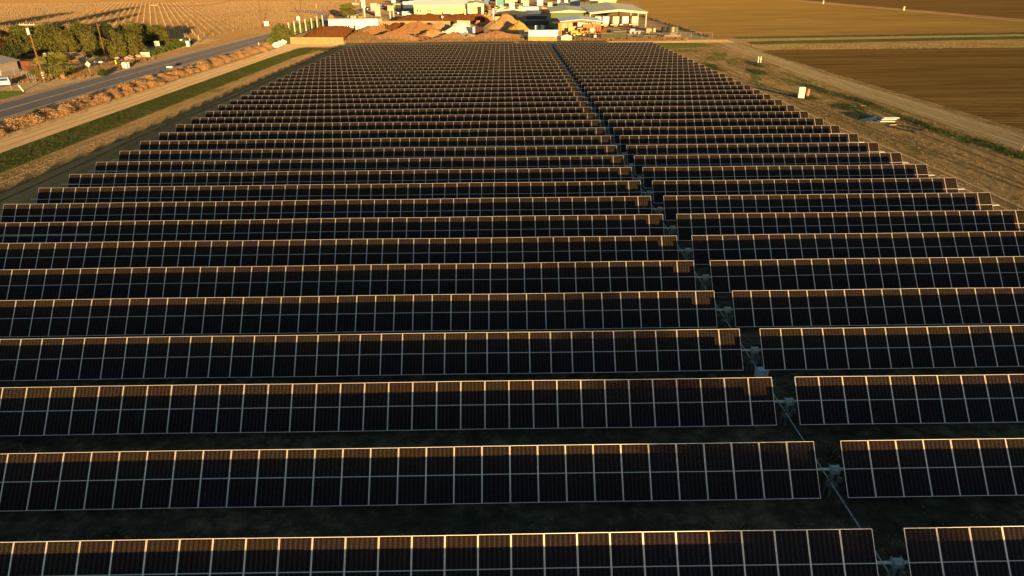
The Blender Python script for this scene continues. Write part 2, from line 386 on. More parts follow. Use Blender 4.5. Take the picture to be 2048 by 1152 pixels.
# slew drive seen in the gap: collar, jack frame with gearbox, post
dr = MB()
dr.tube((-.17, 0, 0), (.17, 0, 0), .115, n=14); dr.box((0, 0, .12), (.36, .16, .05)); dr.box((0, 0, -.13), (.36, .2, .06))
for x in (-.17, .17): dr.box((x, 0, 0), (.02, .30, .30))
for x in (-.12, -.04, .04, .12): dr.tube((x, -.09, -.15), (x, -.09, -.20), .018, n=6)
dhead0 = dr.build('slew_drive', mat('drive_zinc', (.20, .25, .25), .4, .2, 8, spec=.5)); S.collection.objects.unlink(dhead0)
jf = MB()
for x in (-.15, .15): jf.box((x, -.10, -.44), (.06, .09, .62)); jf.tube((x, -.16, -.15), (x, -.16, -.72), .022, n=8)
jf.box((0, -.10, -.76), (.42, .16, .10)); jf.tube((.05, -.16, -.55), (.05, -.16, -.70), .055, n=10)
jf.path([(-.24, -.1, -.2), (-.30, -.14, -.7), (-.30, -.1, -1.3)], .02, 5); jf.box((.29, -.1, -.5), (.10, .12, .22))
jack0 = jf.build('drive_frame', galvd); S.collection.objects.unlink(jack0)
gb = MB(); gb.box((0, -.02, -.72), (.16, .24, .16)); gb.tube((0, -.22, -.74), (0, .22, -.74), .055, n=10)
gear0 = gb.build('gearbox', galv); S.collection.objects.unlink(gear0)
dp = ibeam(1.30); dpost0 = dp.build('drive_post', galvd); S.collection.objects.unlink(dpost0)
def put(src, parent, loc, rot=(0, 0, 0)):
    c = src.copy(); S.collection.objects.link(c); c.parent = parent; c.location = loc; c.rotation_euler = rot; return c
ORD = ['nearest', 'second', 'third', 'fourth', 'fifth', 'sixth', 'seventh', 'eighth', 'ninth', 'tenth', 'eleventh', 'twelfth', 'thirteenth', 'fourteenth', 'fifteenth', 'sixteenth', 'seventeenth', 'eighteenth', 'nineteenth', 'twentieth']
TENS = ['twentieth', 'twenty-first', 'twenty-second', 'twenty-third', 'twenty-fourth', 'twenty-fifth', 'twenty-sixth', 'twenty-seventh', 'twenty-eighth', 'twenty-ninth', 'thirtieth', 'thirty-first', 'thirty-second', 'thirty-third', 'thirty-fourth', 'thirty-fifth', 'thirty-sixth', 'thirty-seventh', 'thirty-eighth']
ORD = ORD[:19]+TENS
for k in range(-4, 39):
    y = Y0+k*P_
    if k < 0: lab = 'dark solar panel row below the picture edge, %s before the nearest visible one' % ['one row', 'two rows', 'three rows', 'four rows'][-k-1]
    elif k == 0: lab = 'row of tilted dark solar panels nearest the camera, cut by the bottom edge'
    elif k == 38: lab = 'farthest row of dark solar panels, right before the sand yard fence'
    else: lab = 'long row of tilted dark solar panels, %s row back from the camera' % ORD[k]
    t = thing('solar_tracker', lab, 'solar panel row', (0, y, 0), 0, 'solar panel rows of the array')
    rr = random.Random(100+k)
    nl, nr = (48 if k == 38 else 49), 25
    jz = rr.gauss(0, .012); jl, jr = rr.uniform(0, 2), rr.uniform(-1, 1.5); jt = rr.gauss(0, .008); jt2 = jt+rr.gauss(0, .005)
    for i in range(nl):
        x = XG0-.577-1.154*i; put(panel0, t, (x, 0, AX+jz+jl*(x-XG0)*.001+.012*math.sin(x*.4+k)), (TH+jt+rr.gauss(0, .004), rr.gauss(0, .0015), 0))
    for i in range(nr):
        x = XG1+.577+1.154*i; put(panel0, t, (x, 0, AX+jz+jr*(x-XG1)*.001+.012*math.sin(x*.4+k)), (TH+jt2+rr.gauss(0, .004), rr.gauss(0, .0015), 0))
    ax = Vector((0, 0, AX))-n_off*.10
    put(tube0, t, ax)
    px_ = [XL+1.5+i*7.85 for i in range(7)]+[XG1+4+i*7.9 for i in range(4)]
    for x in px_: put(post0, t, (x, ax.y, 0))
    put(dpost0, t, (13.49, ax.y+.04, 0))
    d = (13.49, ax.y, ax.z)
    put(dhead0, t, d); put(jack0, t, d); put(gear0, t, d)
# the drive line that links all rows through the gap
b = MB(); zz = AX-.10*math.cos(TH)-.74
yy = .10*math.sin(TH)
for k in range(-4, 38):
    b.tube((13.49, Y0+k*P_+yy+.22, zz), (13.49, Y0+(k+1)*P_+yy-.22, zz), .027, n=8)
tag(b.build('drive_shaft', galv), 'thin grey steel drive shaft running back through the gap between panel blocks', 'drive shaft')
t = thing('control_box', 'pale blue grey control box on the ground in the gap behind the fourth row', 'box', G(1521, 757))
bb = MB(); bb.box((0, 0, .32), (.62, .34, .5)); bb.build('housing', mat('pale_blue_enclosure', (.42, .55, .62), .5, .08), t)
bb = MB(); bb.box((0, 0, .6), (.68, .4, .05)); bb.build('lid', mat('pale_blue_enclosure', (.42, .55, .62)), t)
bb = MB(); bb.box((-.24, 0, .035), (.05, .3, .07)); bb.box((.24, 0, .035), (.05, .3, .07)); bb.build('stand', galvd, t)

# ------------------------------------------------------------------ plants
def leafcloud(b, centres, n, size, rs, mi=0, squash=1.0, flat=False):
    for i in range(n):
        c, r = centres[rs.randrange(len(centres))]
        while True:
            d = Vector((rs.uniform(-1, 1), rs.uniform(-1, 1), rs.uniform(-1, 1)))
            if .05 < d.length <= 1: break
        q = d.normalized()*(d.length**.65)*(1+.25*abs(rs.gauss(0, 1))*(rs.random() < .3))
        p = Vector(c)+Vector((q.x*r, q.y*r, q.z*r*squash))
        a = Vector((rs.gauss(0, 1), rs.gauss(0, 1), rs.gauss(0, 1))).normalized()
        nrm = (q.normalized()*.9+a).normalized()
        t1 = nrm.orthogonal().normalized(); t2 = nrm.cross(t1)
        s_ = size*rs.uniform(.6, 1.4); an = rs.uniform(0, 6.28)
        e1 = t1*math.cos(an)+t2*math.sin(an); e2 = nrm.cross(e1)
        b.add([p-e1*s_-e2*s_*.5, p+e1*s_-e2*s_*.45, p+e1*s_*.9+e2*s_*.5, p-e1*s_*.8+e2*s_*.5], [(0, 1, 2, 3)], mi)
def tree(name, label, loc, h, r, leafm, seed, cat='tree', droop=False, barkm=None, n=2300, trunk=.28, size=.26, low=.25, group='trees beside the farmhouse'):
    rs = random.Random(seed); t = thing(name, label, cat, loc, rs.uniform(0, 6), group)
    tb = MB(); lean = Vector((rs.uniform(-.06, .06)*h, rs.uniform(-.06, .06)*h, 0))
    top = Vector((0, 0, h*.55))+lean
    p1 = Vector((lean.x*.3, lean.y*.3, h*.25))
    tb.tube((0, 0, -.1), p1, .04*h*trunk+.12, .03*h*trunk+.08, 9); tb.tube(p1, top, .03*h*trunk+.08, .06, 8)
    cen = []
    nb = 13
    for i in range(nb):
        a = i*2.4+rs.uniform(-.4, .4); rad = r*rs.uniform(.35, .72)
        zc = h*(low+(1-low)*rs.uniform(.18, .86))
        rad *= 1-.45*max(0, (zc/h-.6)/.4)
        c = Vector((math.cos(a)*rad, math.sin(a)*rad, zc))
        st = p1.lerp(top, rs.uniform(.1, 1)); mid = st.lerp(c, .55)+Vector((0, 0, .06*h))
        tb.tube(st, mid, .07, .05, 6); tb.tube(mid, c, .05, .02, 5)
        cr = r*rs.uniform(.22, .50); cen.append((c, cr))
        if droop: cen.append((c-Vector((0, 0, cr*1.2)), cr*.7)); cen.append((c-Vector((0, 0, cr*2.0)), cr*.5))
    cen.append((top+Vector((0, 0, h*.30)), r*.42))
    tb.build('trunk', barkm or bark, t)
    lb = MB(); leafcloud(lb, cen, n, size, rs, squash=1.0)
    lb.build('crown', leafm, t); return t
TR = [((56, 116), 52, 23, leaf_olive, False, 'olive green bushy tree behind the pole with the transformer'),
      ((104, 113), 52, 28, leaf_olive, False, 'broad olive green tree behind the rusty shed and white tank'),
      ((142, 113), 64, 18, leaf_gold, False, 'small golden green tree behind the round earth mound'),
      ((166, 108), 45, 22, leaf_olive, False, 'tall olive tree rising above its row, left of the bare utility pole'),
      ((190, 113), 66, 19, leaf_gold, True, 'drooping yellow green tree just left of the bare utility pole'),
      ((222, 106), 50, 22, leaf_dark, False, 'dark green tree just right of the bare utility pole'),
      ((240, 117), 62, 17, leaf_gold, True, 'left one of the two weeping golden trees above the boulders'),
      ((270, 114), 68, 19, leaf_gold, True, 'right one of the two weeping golden trees above the boulders'),
      ((272, 98), 46, 22, leaf_olive, False, 'tall rounded tree behind the weeping golden trees'),
      ((300, 92), 49, 18, leaf_olive, False, 'rounded tree over the dark shade near the leaning sign board'),
      ((326, 92), 50, 13, leaf_olive, True, 'narrow column of green foliage at the right end of the tree belt'),
      ((82, 104), 56, 20, leaf_olive, False, 'olive tree filling the gap right behind the transformer pole'),
      ((128, 100), 50, 19, leaf_dark, False, 'dark tree behind the small golden green tree'),
      ((203, 98), 56, 19, leaf_olive, False, 'olive tree behind the drooping yellow green tree'),
      ((250, 92), 52, 18, leaf_olive, True, 'loose olive tree behind the slim pole at the belt centre'),
      ((26, 118), 92, 22, leaf_dark, False, 'low dark tree behind the pale farmhouse')]
for i, (bs, top, rp, lm, dr_, lb) in enumerate(TR):
    p = G(*bs); m = MP(*bs); tree('farm_tree', lb, p, max(3, ZT(bs[0], bs[1], top)), rp*m*1.25, lm, 40+i, droop=dr_, n=5200, size=.21, low=.02 if rp < 20 else .12)
for i, (bs, top, rp, lb) in enumerate([((-4, 124), 44, 24, 'russet nearly bare tree at the left edge of the tree belt'), ((20, 118), 60, 18, 'smaller russet tree with thin bare branches behind the farmhouse')]):
    p = G(*bs); tree('bare_tree', lb, p, ZT(bs[0], bs[1], top), rp*MP(*bs), leaf_red, 70+i, barkm=paleb, n=2600, size=.13)

def shrub_mesh(name, m, r, n, size, seed, squash=.8, up=False):
    rs = random.Random(seed); b = MB()
    cs = [(Vector((rs.uniform(-.35, .35)*r, rs.uniform(-.35, .35)*r, r*.55*squash+rs.uniform(0, .2)*r)), r*rs.uniform(.58, .75)) for _ in range(5)]
    leafcloud(b, cs, n, size, rs, squash=squash)
    o = b.build(name, m); S.collection.objects.unlink(o); return o
tw = [shrub_mesh('tumbleweed', leaf_tan, 1.0, 1000, .058, s) for s in (1, 2, 3, 4, 5)]
rs = random.Random(5)
cnt = 0
y = 78.0
while y < 232:
    for x in ((-72.2, -74.6) if y < 150 else (-72.6, -75.0)):
        o = tw[rs.randrange(5)].copy(); S.collection.objects.link(o)
        sc = rs.uniform(.75, 1.35)
        o.location = (x+rs.gauss(0, .5), y+rs.uniform(-.7, .7), -.08)
        o.scale = (sc*rs.uniform(.9, 1.2), sc*rs.uniform(.9, 1.2), sc*rs.uniform(.7, 1)); o.rotation_euler = (0, 0, rs.uniform(0, 6.28))
        tag(o, 'dry orange tan tumbleweed bush heaped in the line beside the road', 'shrub', 'tumbleweeds along the roadside'); cnt += 1
    y += 1.32
# dark green weed bushes behind the tumbleweeds
dk = [shrub_mesh('weed_bush', leaf_dark, .7, 220, .08, s, .6) for s in (21, 22)]
for i in range(22):
    o = dk[i % 2].copy(); S.collection.objects.link(o)
    o.location = (-76.9+rs.gauss(0, .35), 92+i*6.1+rs.uniform(-2, 2), 0); o.scale = (rs.uniform(.5, 1.2),)*3
    tag(o, 'low dark green weed bush on the gravel behind the tumbleweeds', 'shrub', 'weed bushes on the road shoulder')

def tufts(name, pts, m, h, kind='stuff', cat=None, label=None, blades=7, seed=0, wid=.035):
    rs = random.Random(seed); b = MB()
    for p in pts:
        for i in range(blades):
            a = rs.uniform(0, 6.28); l = h*rs.uniform(.5, 1.2); q = Vector((p[0]+rs.gauss(0, .12), p[1]+rs.gauss(0, .12), -.01))
            d = Vector((math.cos(a)*.5*l, math.sin(a)*.5*l, l)); s_ = Vector((-math.sin(a), math.cos(a), 0))*wid
            b.add([q-s_, q+s_, q+d*.6+s_*.7, q+d, q+d*.6-s_*.7], [(0, 1, 2, 3, 4)])
    o = b.build(name, m); return tag(o, label, cat, kind=kind)
def scatter(n, x0, x1, y0, y1, rs): return [(rs.uniform(x0, x1), rs.uniform(y0, y1)) for _ in range(n)]
rs = random.Random(9)
tufts('grass', scatter(5200, -63.9, -58.0, 62, 224, rs), grass_m, .16, label='short green grass growing in the strip beside the dirt track', cat='grass', blades=6, seed=1)
pts = []
for (cx, cy, rx_, ry_) in [(60.8, 172, 1.6, 7), (59.5, 133, 1.8, 12), (61.2, 118, 1.4, 8), (53.5, 124, 2.0, 3.5), (56.5, 113, 2.5, 3.5), (60.5, 99, 1.3, 9), (61.5, 84, 1.8, 8), (49.5, 168, 1.6, 9), (56.5, 158, 2.4, 6)]:
    pts += [(cx+rs.gauss(0, rx_*.5), cy+rs.gauss(0, ry_*.5)) for _ in range(260)]
tufts('weeds', pts, grass_m, .18, label='green weeds growing in patches on the dirt beside the farm track', cat='weeds', blades=6, seed=2)
pts = []
for q, n_, sp in [((55, 160), 420, 2.2), ((110, 150), 500, 3.2), ((150, 150), 600, 3.5), ((185, 142), 600, 3.2), ((220, 134), 450, 3.2), ((45, 163), 200, 1.5), ((250, 122), 250, 3.5)]:
    g = G(*q); pts += [(g.x+rs.gauss(0, sp), g.y+rs.gauss(0, sp)) for _ in range(n_)]
pts = [p for p in pts if p[0] < -92.5]
tufts('dry_grass', pts, leaf_straw, .45, label='dry straw coloured grass on the verge by the drive and road', cat='grass', seed=3, wid=.05)
tufts('dry_grass', scatter(2200, -50, 60, 236.5, 240.5, rs), leaf_straw, .55, label='dry straw weeds along the wire fence behind the array', cat='grass', seed=4, wid=.06)
tufts('dry_grass', scatter(1800, -57.0, -52, 60, 215, rs)+scatter(1500, -71, -69.3, 70, 230, rs), leaf_straw, .10, label='thin dry grass on the bare dirt between array and green strip', cat='grass', seed=5, blades=5, wid=.04)
tufts('dry_grass', scatter(3600, 43, 63, 50, 222, rs), leaf_straw, .10, label='sparse dry grass on the dirt between array and farm track', cat='grass', seed=6, blades=5, wid=.03)
# clods of the stubble and of the dirt edge
b = MB()
for i in range(1500):
    x, y = rs.uniform(72, 200), rs.uniform(205, 222); s_ = rs.uniform(.06, .2)
    b.box((x, y, s_*.2), (s_*1.5, s_, s_*.8), rz=rs.uniform(0, 3), taper=.5)
tag(b.build('crop_stubble', mat('pale_stubble', (.36, .26, .11), .9, .2)), 'pale crop stubble and clods in the strip along the field edge', 'stubble', kind='stuff')

# vineyard: rows of young vines in white sleeves
rs = random.Random(31)
da = R(-25.2); dv = Vector((math.sin(da), math.cos(da))); dn = Vector((dv.y, -dv.x))
spots = []
o0 = Vector((-104, 150))
for i in range(-255, 255):
    for j in range(-60, 330):
        q = o0-dn*(i*3.0)+dv*(j*2.3)+Vector((rs.gauss(0, .12), rs.gauss(0, .35)))
        if q.x > -99 or q.y > 640 or q.y < 200 or q.x < -560: continue
        if q.y < 275 and q.x > -152-(q.y-200)*.05 and q.x > -160 and not (q.y > 258 and q.x < -106): continue
        if q.x > -107 and q.y < 300: continue
        d = np.array([q.x, q.y, -H]); dep = float(d@_f)
        u_ = 1024+F*float(d@_r)/dep
        if u_ < -60 or u_ > 720: continue
        if rs.random() < .15+.35*max(0, mnoise.noise(Vector((q.x*.03, q.y*.03, 0)))): continue
        spots.append((dep, q))
spots.sort(key=lambda a: a[0])
def vine_geo(b, x, y, s_, rs):
    w_ = .045
    b.box((x, y, .28*s_), (w_*1.5, w_*1.5, .50*s_), 0)
    b.box((x, y, .80*s_), (.03, .03, .7*s_), 1)
    b.tube((x+.06, y, 0), (x+.1, y+.05, .75*s_), .03, .015, 4, 2, cap=False)
vm = [mat('vine_sleeve', (.33, .26, .16), .7, .1), mat('vine_stake', (.55, .36, .20), .8, .2), bark]
vb = MB(); vine_geo(vb, 0, 0, 1.0, rs); v0 = vb.build('young_vine', vm); S.collection.objects.unlink(v0)
for dep, q in spots[:290]:
    o = v0.copy(); S.collection.objects.link(o); o.location = (q.x, q.y, 0); o.rotation_euler = (0, 0, rs.uniform(0, 3)); o.scale = (1, 1, rs.uniform(.8, 1.3))
    tag(o, 'young vine with stake and pale sleeve in the bare brown vineyard', 'vine', 'young vines in the vineyard')
b = MB()
for dep, q in spots[290:]: vine_geo(b, q.x, q.y, rs.uniform(.8, 1.3), rs)
tag(b.build('vines', vm), 'rows of young staked vines across the far brown vineyard', 'vines', kind='stuff')
# leafy understorey strips (darker cover rows) left of vineyard, plus trellis end posts
tp = MB().tube((0, 0, 0), (0, 0, 2.0), .05, n=6).build('trellis_post', mat('pale_post', (.6, .5, .38), .8, .1)); S.collection.objects.unlink(tp)
for i, (x, y) in enumerate([(345, 78), (352, 74), (362, 74), (371, 78), (377, 62), (385, 68), (360, 66), (350, 66), (340, 70), (366, 58)]):
    o = tp.copy(); S.collection.objects.link(o); o.location = G(x, y); o.rotation_euler = (0, .12*((i % 3)-1), 0); tag(o, 'pale wooden vineyard end post in the tree shadow', 'post', 'vineyard end posts')
for i, (x, y) in enumerate([(712, 5), (633, 17)]):
    o = tp.copy(); S.collection.objects.link(o); o.location = G(x, y); o.scale = (3, 3, 1.4)
    tag(o, ['white marker post beside the far road above the palm', 'white marker post in the vineyard left of the side road'][i], 'post')

def palm(name, label, loc, h, r, n, seed, trunk_r=.3, group=None, trunk_mat=None):
    rs = random.Random(seed); t = thing(name, label, 'palm tree', loc, 0, group)
    tb = MB(); k = 5
    for i in range(k): tb.tube((0, 0, h*i/k-.05), (0, 0, h*(i+1)/k), trunk_r*(1.15-.1*i/k), trunk_r*(1.0-.1*i/k), 9)
    tb.build('trunk', trunk_mat or paleb, t)
    cb = MB()
    for i in range(n):
        a = rs.uniform(0, 6.28); e = rs.uniform(-.35, 1.45); L = r*rs.uniform(.75, 1.2)
        base = Vector((0, 0, h)); dirv = Vector((math.cos(a)*math.cos(e), math.sin(a)*math.cos(e), math.sin(e)))
        hub = base+dirv*L*.5; sag = Vector((0, 0, -L*.12))
        side = dirv.cross(Vector((0, 0, 1))).normalized(); upv = side.cross(dirv)
        cb.tube(base, hub, .03, .02, 4, cap=False)
        for j in range(9):
            b_ = (j-4)/4*1.15; dd = (dirv*math.cos(b_)+side*math.sin(b_)).normalized()
            tip = hub+dd*L*.55+sag*abs(b_)+sag
            sd = dd.cross(upv).normalized()*.09*r/2
            cb.add([hub, hub+dd*L*.3+sd, tip, hub+dd*L*.3-sd], [(0, 1, 2, 3)])
    cb.build('crown', leaf_palm, t); return t
palm('fan_palm', 'tall fan palm with a thick crown behind the flat white building', G(697, 40), ZT(697, 40, 24), 4.9, 60, 3, .45)
palm('fan_palm', 'short fan palm with an orange trunk right of the palm clump', G(127, 157), ZT(127, 157, 132), 3.3, 26, 4, .42, 'fan palms by the drive', mat('orange_trunk', (.42, .2, .09), .95, .3, 8))
palm('fan_palm', 'wide fan palm in the middle of the palm clump', G(106, 158), ZT(106, 158, 136), 3.6, 30, 5, .3, 'fan palms by the drive')
palm('fan_palm', 'left fan palm of the clump, beside the striped utility pole', G(88, 152), ZT(88, 152, 138), 2.8, 24, 6, .3, 'fan palms by the drive')

# hedges
def hedge(name, label, pts, wid, h, m, seed, n=900, size=.2, cat='hedge'):
    rs = random.Random(seed); b = MB(); cs = []
    P = [Vector((p[0], p[1], 0)) for p in pts]
    for a, c in zip(P, P[1:]):
        k = max(2, int((c-a).length/(wid*.7)))
        for i in range(k+1):
            q = a.lerp(c, i/k)
            for z in ([h*.3, h*.7] if h > wid*.6 else [h*.4]): cs.append((q+Vector((rs.gauss(0, .1), rs.gauss(0, .1), z+rs.gauss(0, .08*h))), wid*.55))
    leafcloud(b, cs, n, size, rs, squash=min(1, .8*h/wid))
    o = b.build(name, m); return tag(o, label, cat)
hedge('ivy_hedge', 'low trimmed green hedge along the road below the leaning sign', [G(296, 112), G(335, 101), G(376, 87)], 3.0, 1.6, leaf_green, 1, 6500, .15)
hedge('ochre_bush', 'ochre yellow bush behind the low green hedge', [G(340, 92), G(358, 88)], 2.2, 1.8, leaf_gold, 2, 900, .18, 'bush')
hedge('tall_hedge', 'dense green hedge bank behind the row of white pillars', [G(572, 86)+Vector((-4, 0, 0)), G(590, 76)+Vector((-4.5, 0, 0)), G(614, 64)+Vector((-4.5, 0, 0)), G(652, 52)+Vector((-4.5, 0, 0))], 5.0, 2.6, leaf_green, 3, 9000, .26)
hedge('conifer_hedge', 'rounded dark green conifer clump at the corner by the road', [G(562, 87), G(572, 87)], 4.6, 5.0, leaf_olive, 4, 4200, .25, 'bush')
for i, q in enumerate([(838, 3, 7), (870, 2, 7), (905, -1, 7), (1150, 2, 6), (1168, 4, 6), (1190, 3, 6), (1206, 2, 5), (1020, -3, 6), (960, -2, 7), (740, -3, 6)]):
    tree('far_tree', ['green tree beyond the vans, left of the long yellow building', 'green tree peeking over the roof of the long yellow building', 'tree crown behind the upper roof of the long yellow building', 'leftmost of the green trees beyond the far shed', 'second green tree beyond the far shed', 'third green tree beyond the far shed', 'rightmost green tree beyond the far shed, at the field corner', 'far tree behind the container yard', 'far tree beside the upper yellow building', 'far tree beyond the parked cars'][i], G(q[0], q[1]+2), q[2], 4.2, leaf_olive, 200+i, n=700, size=.5, group='far trees beyond the yard')
bush = shrub_mesh('round_bush', leaf_dark, 1.3, 500, .12, 77)
for q, l in [((208, 152), 'small dark bush in the dry grass between diamond sign and road'), ((142, 150), 'dark green bush beside the orange palm trunk'), ((971, 22), 'tall green bush at the right corner of the long yellow building')]:
    o = bush.copy(); S.collection.objects.link(o); o.location = G(*q)
    if q[1] < 30: o.location = G(971, 31); o.scale = (2.2, 2.2, 4)
    tag(o, l, 'bush')

# ------------------------------------------------------------------ left roadside
# farmhouse
t = thing('farmhouse', 'small pale farmhouse with grey hip roof at the left edge', 'house', (G(26, 152).x-3.2, G(26, 152).y+1, 0))
b = MB(); b.box((-4, 3.2, 1.35), (8, 6.4, 2.7)); b.build('wall', mat('pale_stucco', (.42, .35, .25), .9, .08, 1, bump=.01), t)
b = MB(); b.box((-4, 3.2, .35), (8.06, 6.46, .7)); b.build('base', mat('grey_plinth', (.30, .28, .25), .9, .1), t)
b = MB(); e = .6
b.add([(-8-e, -e, 2.7), (e, -e, 2.7), (e, 6.4+e, 2.7), (-8-e, 6.4+e, 2.7), (-5.6, 3.2, 4.5), (-2.4, 3.2, 4.5), (-8-e, -e, 2.58), (e, -e, 2.58), (e, 6.4+e, 2.58), (-8-e, 6.4+e, 2.58)],
      [(0, 1, 5, 4), (1, 2, 5), (2, 3, 4, 5), (3, 0, 4), (6, 7, 1, 0), (7, 8, 2, 1), (8, 9, 3, 2), (9, 6, 0, 3), (9, 8, 7, 6)])
b.build('roof', mat('grey_shingle', (.30, .27, .25), .9, .15, 4), t)
for x in (-1.9, -5.2):
    b = MB()
    for dx, dz, sx_, sz_ in ((-.55, 0, .1, 1.3), (.55, 0, .1, 1.3), (0, .6, 1.0, .1), (0, -.6, 1.0, .1)): b.box((x+dx, -.03, 1.6+dz), (sx_, .08, sz_))
    wn = b.build('window', white, t); b = MB(); b.box((x, -.005, 1.6), (1.0, .05, 1.1)); b.build('pane', dark, wn)
# car
def car(label, loc, rz, paint, kind='suv', group=None, cat='car', detail=True):
    t = thing({'suv': 'parked_car', 'van': 'parked_van', 'pickup': 'pickup_truck', 'car': 'parked_car'}[kind], label, cat, loc, rz, group)
    L = {'suv': 4.7, 'van': 5.6, 'pickup': 5.6, 'car': 4.5}[kind]; W = 1.85 if kind != 'van' else 2.0; h = L/2
    prof = {'suv': [(-h, .45), (-h, 1.0), (-h+.25, 1.12), (h-1.25, 1.1), (h-.15, .95), (h, .75), (h, .42), (h-.3, .35), (-h+.3, .35)],
            'car': [(-h, .45), (-h, .85), (-h+.5, .98), (h-1.3, .95), (h-.15, .8), (h, .65), (h, .4), (h-.3, .32), (-h+.3, .32)],
            'van': [(-h, .45), (-h, 1.2), (h-1.2, 1.2), (h-.25, 1.0), (h, .8), (h, .42), (h-.3, .35), (-h+.3, .35)],
            'pickup': [(-h, .6), (-h, 1.1), (h-1.3, 1.1), (h-.15, 1.05), (h, .85), (h, .55), (h-.3, .45), (-h+.3, .45)]}[kind]
    b = MB(); b.prism(prof, -W/2, W/2); b.build('body', paint, t)
    cab = {'suv': (-h+.1, h-1.2, 1.1, 1.72, .15, .75), 'car': (-h+.5, h-1.3, .95, 1.42, .5, .7), 'van': (-h, h-1.2, 1.2, 2.3, .02, .75), 'pickup': (-.6, h-1.3, 1.1, 1.8, .15, .6)}[kind]
    x0, x1, z0, z1, ra, fa = cab
    b = MB(); wi = .12
    b.add([(x0, -W/2+.03, z0), (x1, -W/2+.03, z0), (x1, W/2-.03, z0), (x0, W/2-.03, z0), (x0+ra, -W/2+wi, z1), (x1-fa, -W/2+wi, z1), (x1-fa, W/2-wi, z1), (x0+ra, W/2-wi, z1)],
          [(4, 5, 6, 7), (0, 1, 5, 4), (1, 2, 6, 5), (2, 3, 7, 6), (3, 0, 4, 7), (0, 3, 2, 1)])
    cb = b.build('cabin', paint, t)
    if detail:
        def pane(pa, pb, pc, pd):
            bb = MB(); P = [Vector(q) for q in (pa, pb, pc, pd)]; c = sum(P, Vector())/4; P = [c+(q-c)*.8 for q in P]
            nn = (P[1]-P[0]).cross(P[3]-P[0]).normalized()*.012
            bb.add([q+nn for q in P]+[q-nn*.5 for q in P], [(0, 1, 2, 3), (0, 4, 5, 1), (1, 5, 6, 2), (2, 6, 7, 3), (3, 7, 4, 0)]); bb.build('window', cglass, cb)
        v = b.v
        pane(v[1], v[2], v[6], v[5])
        if kind != 'van': pane(v[0], v[1], v[5], v[4]); pane(v[2], v[3], v[7], v[6]); pane(v[3], v[0], v[4], v[7])
        else:
            xa = x1-1.6; pane((xa, -W/2+.03, z0+.1), v[1], v[5], (xa, -W/2+wi, z1-.1)); pane(v[2], (xa, W/2-.03, z0+.1), (xa, W/2-wi, z1-.1), v[6])
        for s_ in (-1, 1):
            bb = MB(); bb.box((-h-.005, s_*(W/2-.2), .85), (.04, .2, .3)); bb.build('tail_light', red, t)
            bb = MB(); bb.box((h-.01, s_*(W/2-.25), .72), (.06, .3, .14)); bb.build('headlight', white, t)
    for sx_ in (-1, 1):
        for sy_ in (-1, 1):
            bb = MB(); bb.tube((sx_*(h-.9), sy_*(W/2-.24), .35), (sx_*(h-.9), sy_*(W/2+.01), .35), .35, n=16); wh = bb.build('wheel', black, t)
            if detail: bb = MB(); bb.tube((sx_*(h-.9), sy_*(W/2+.012), .35), (sx_*(h-.9), sy_*(W/2+.03), .35), .2, n=12); bb.build('rim', galv, wh)
    return t
silver = mat('white_car_paint', (.62, .64, .68), .35, .03, spec=.6)
car('white suv parked in the shade beside the pale farmhouse', G(13, 171), R(120), silver, 'suv')
# wire gate and fence by the drive
def wirefence(name, label, pts, h, m, nsp=3.0, rails=(1.0,), wires=5, r=.035, cat='fence'):
    t = thing(name, label, cat, (0, 0, 0)); P = [Vector((p[0], p[1], 0)) for p in pts]
    pb = MB().tube((0, 0, 0), (0, 0, h), r, n=6).build('post', m, t); first = True
    for a, c in zip(P, P[1:]):
        k = max(1, int((c-a).length/nsp))
        for i in range(k+1):
            if i == k and c is not P[-1]: continue
            q = a.lerp(c, i/k)
            if first: pb.location = q; first = False
            else: put(pb, t, q)
    rb = MB()
    for a, c in zip(P, P[1:]):
        for z in rails: rb.tube(a+Vector((0, 0, h*z)), c+Vector((0, 0, h*z)), r*.7, n=5)
    rb.build('rail', m, t)
    wb = MB()
    for a, c in zip(P, P[1:]):
        for i in range(wires): z = h*(.06+.9*i/wires); wb.tube(a+Vector((0, 0, z)), c+Vector((0, 0, z)), .008, n=3, cap=False)
        L_ = (c-a).length; k = int(L_/.45)
        for i in range(k): q = a.lerp(c, i/k); wb.tube(q, q+Vector((0, 0, h)), .006, n=3, cap=False)
    wb.build('wire', m, t); return t
wirefence('wire_fence', 'wire fence with braced posts beside the farmhouse drive', [G(30, 152), G(45, 154), G(74, 168)], 1.7, rail_m, 2.6)
b = MB(); b.tube(G(68, 152), G(56, 168, .9), .05, n=6); b.tube(G(43, 136, .9)+Vector((0, 0, .3)), G(54, 158), .05, n=6)
tag(b.build('fence_brace', rail_m), 'pair of slanting grey brace poles at the wire fence by the drive', 'brace')
wirefence('wire_fence', 'long pipe rail fence below the trees left of the bare utility pole', [G(118, 121), G(160, 121), G(190, 124)], 2.0, rail_m, 3.2)
# rusty shed
g = G(62, 140); t = thing('rusty_shed', 'low rusty brown shed behind the striped utility pole', 'shed', g, R(8))
b = MB(); b.box((0, 0, 1.1), (4.6, 3, 2.2)); b.build('wall', brick, t)
b = MB(); b.box((0, 0, 2.27), (5.0, 3.5, .12), rx=.06); b.build('roof', rust, t)
b = MB(); b.box((1.0, -1.53, .95), (1.0, .05, 1.9)); b.build('door', mat('dark_rust', (.12, .04, .02), .9, .3), t)
for i in range(3): b = MB(); b.box((-1.9+i*.9, -1.54, 1.1), (.08, .05, 2.1)); b.build('batten', rust, t)
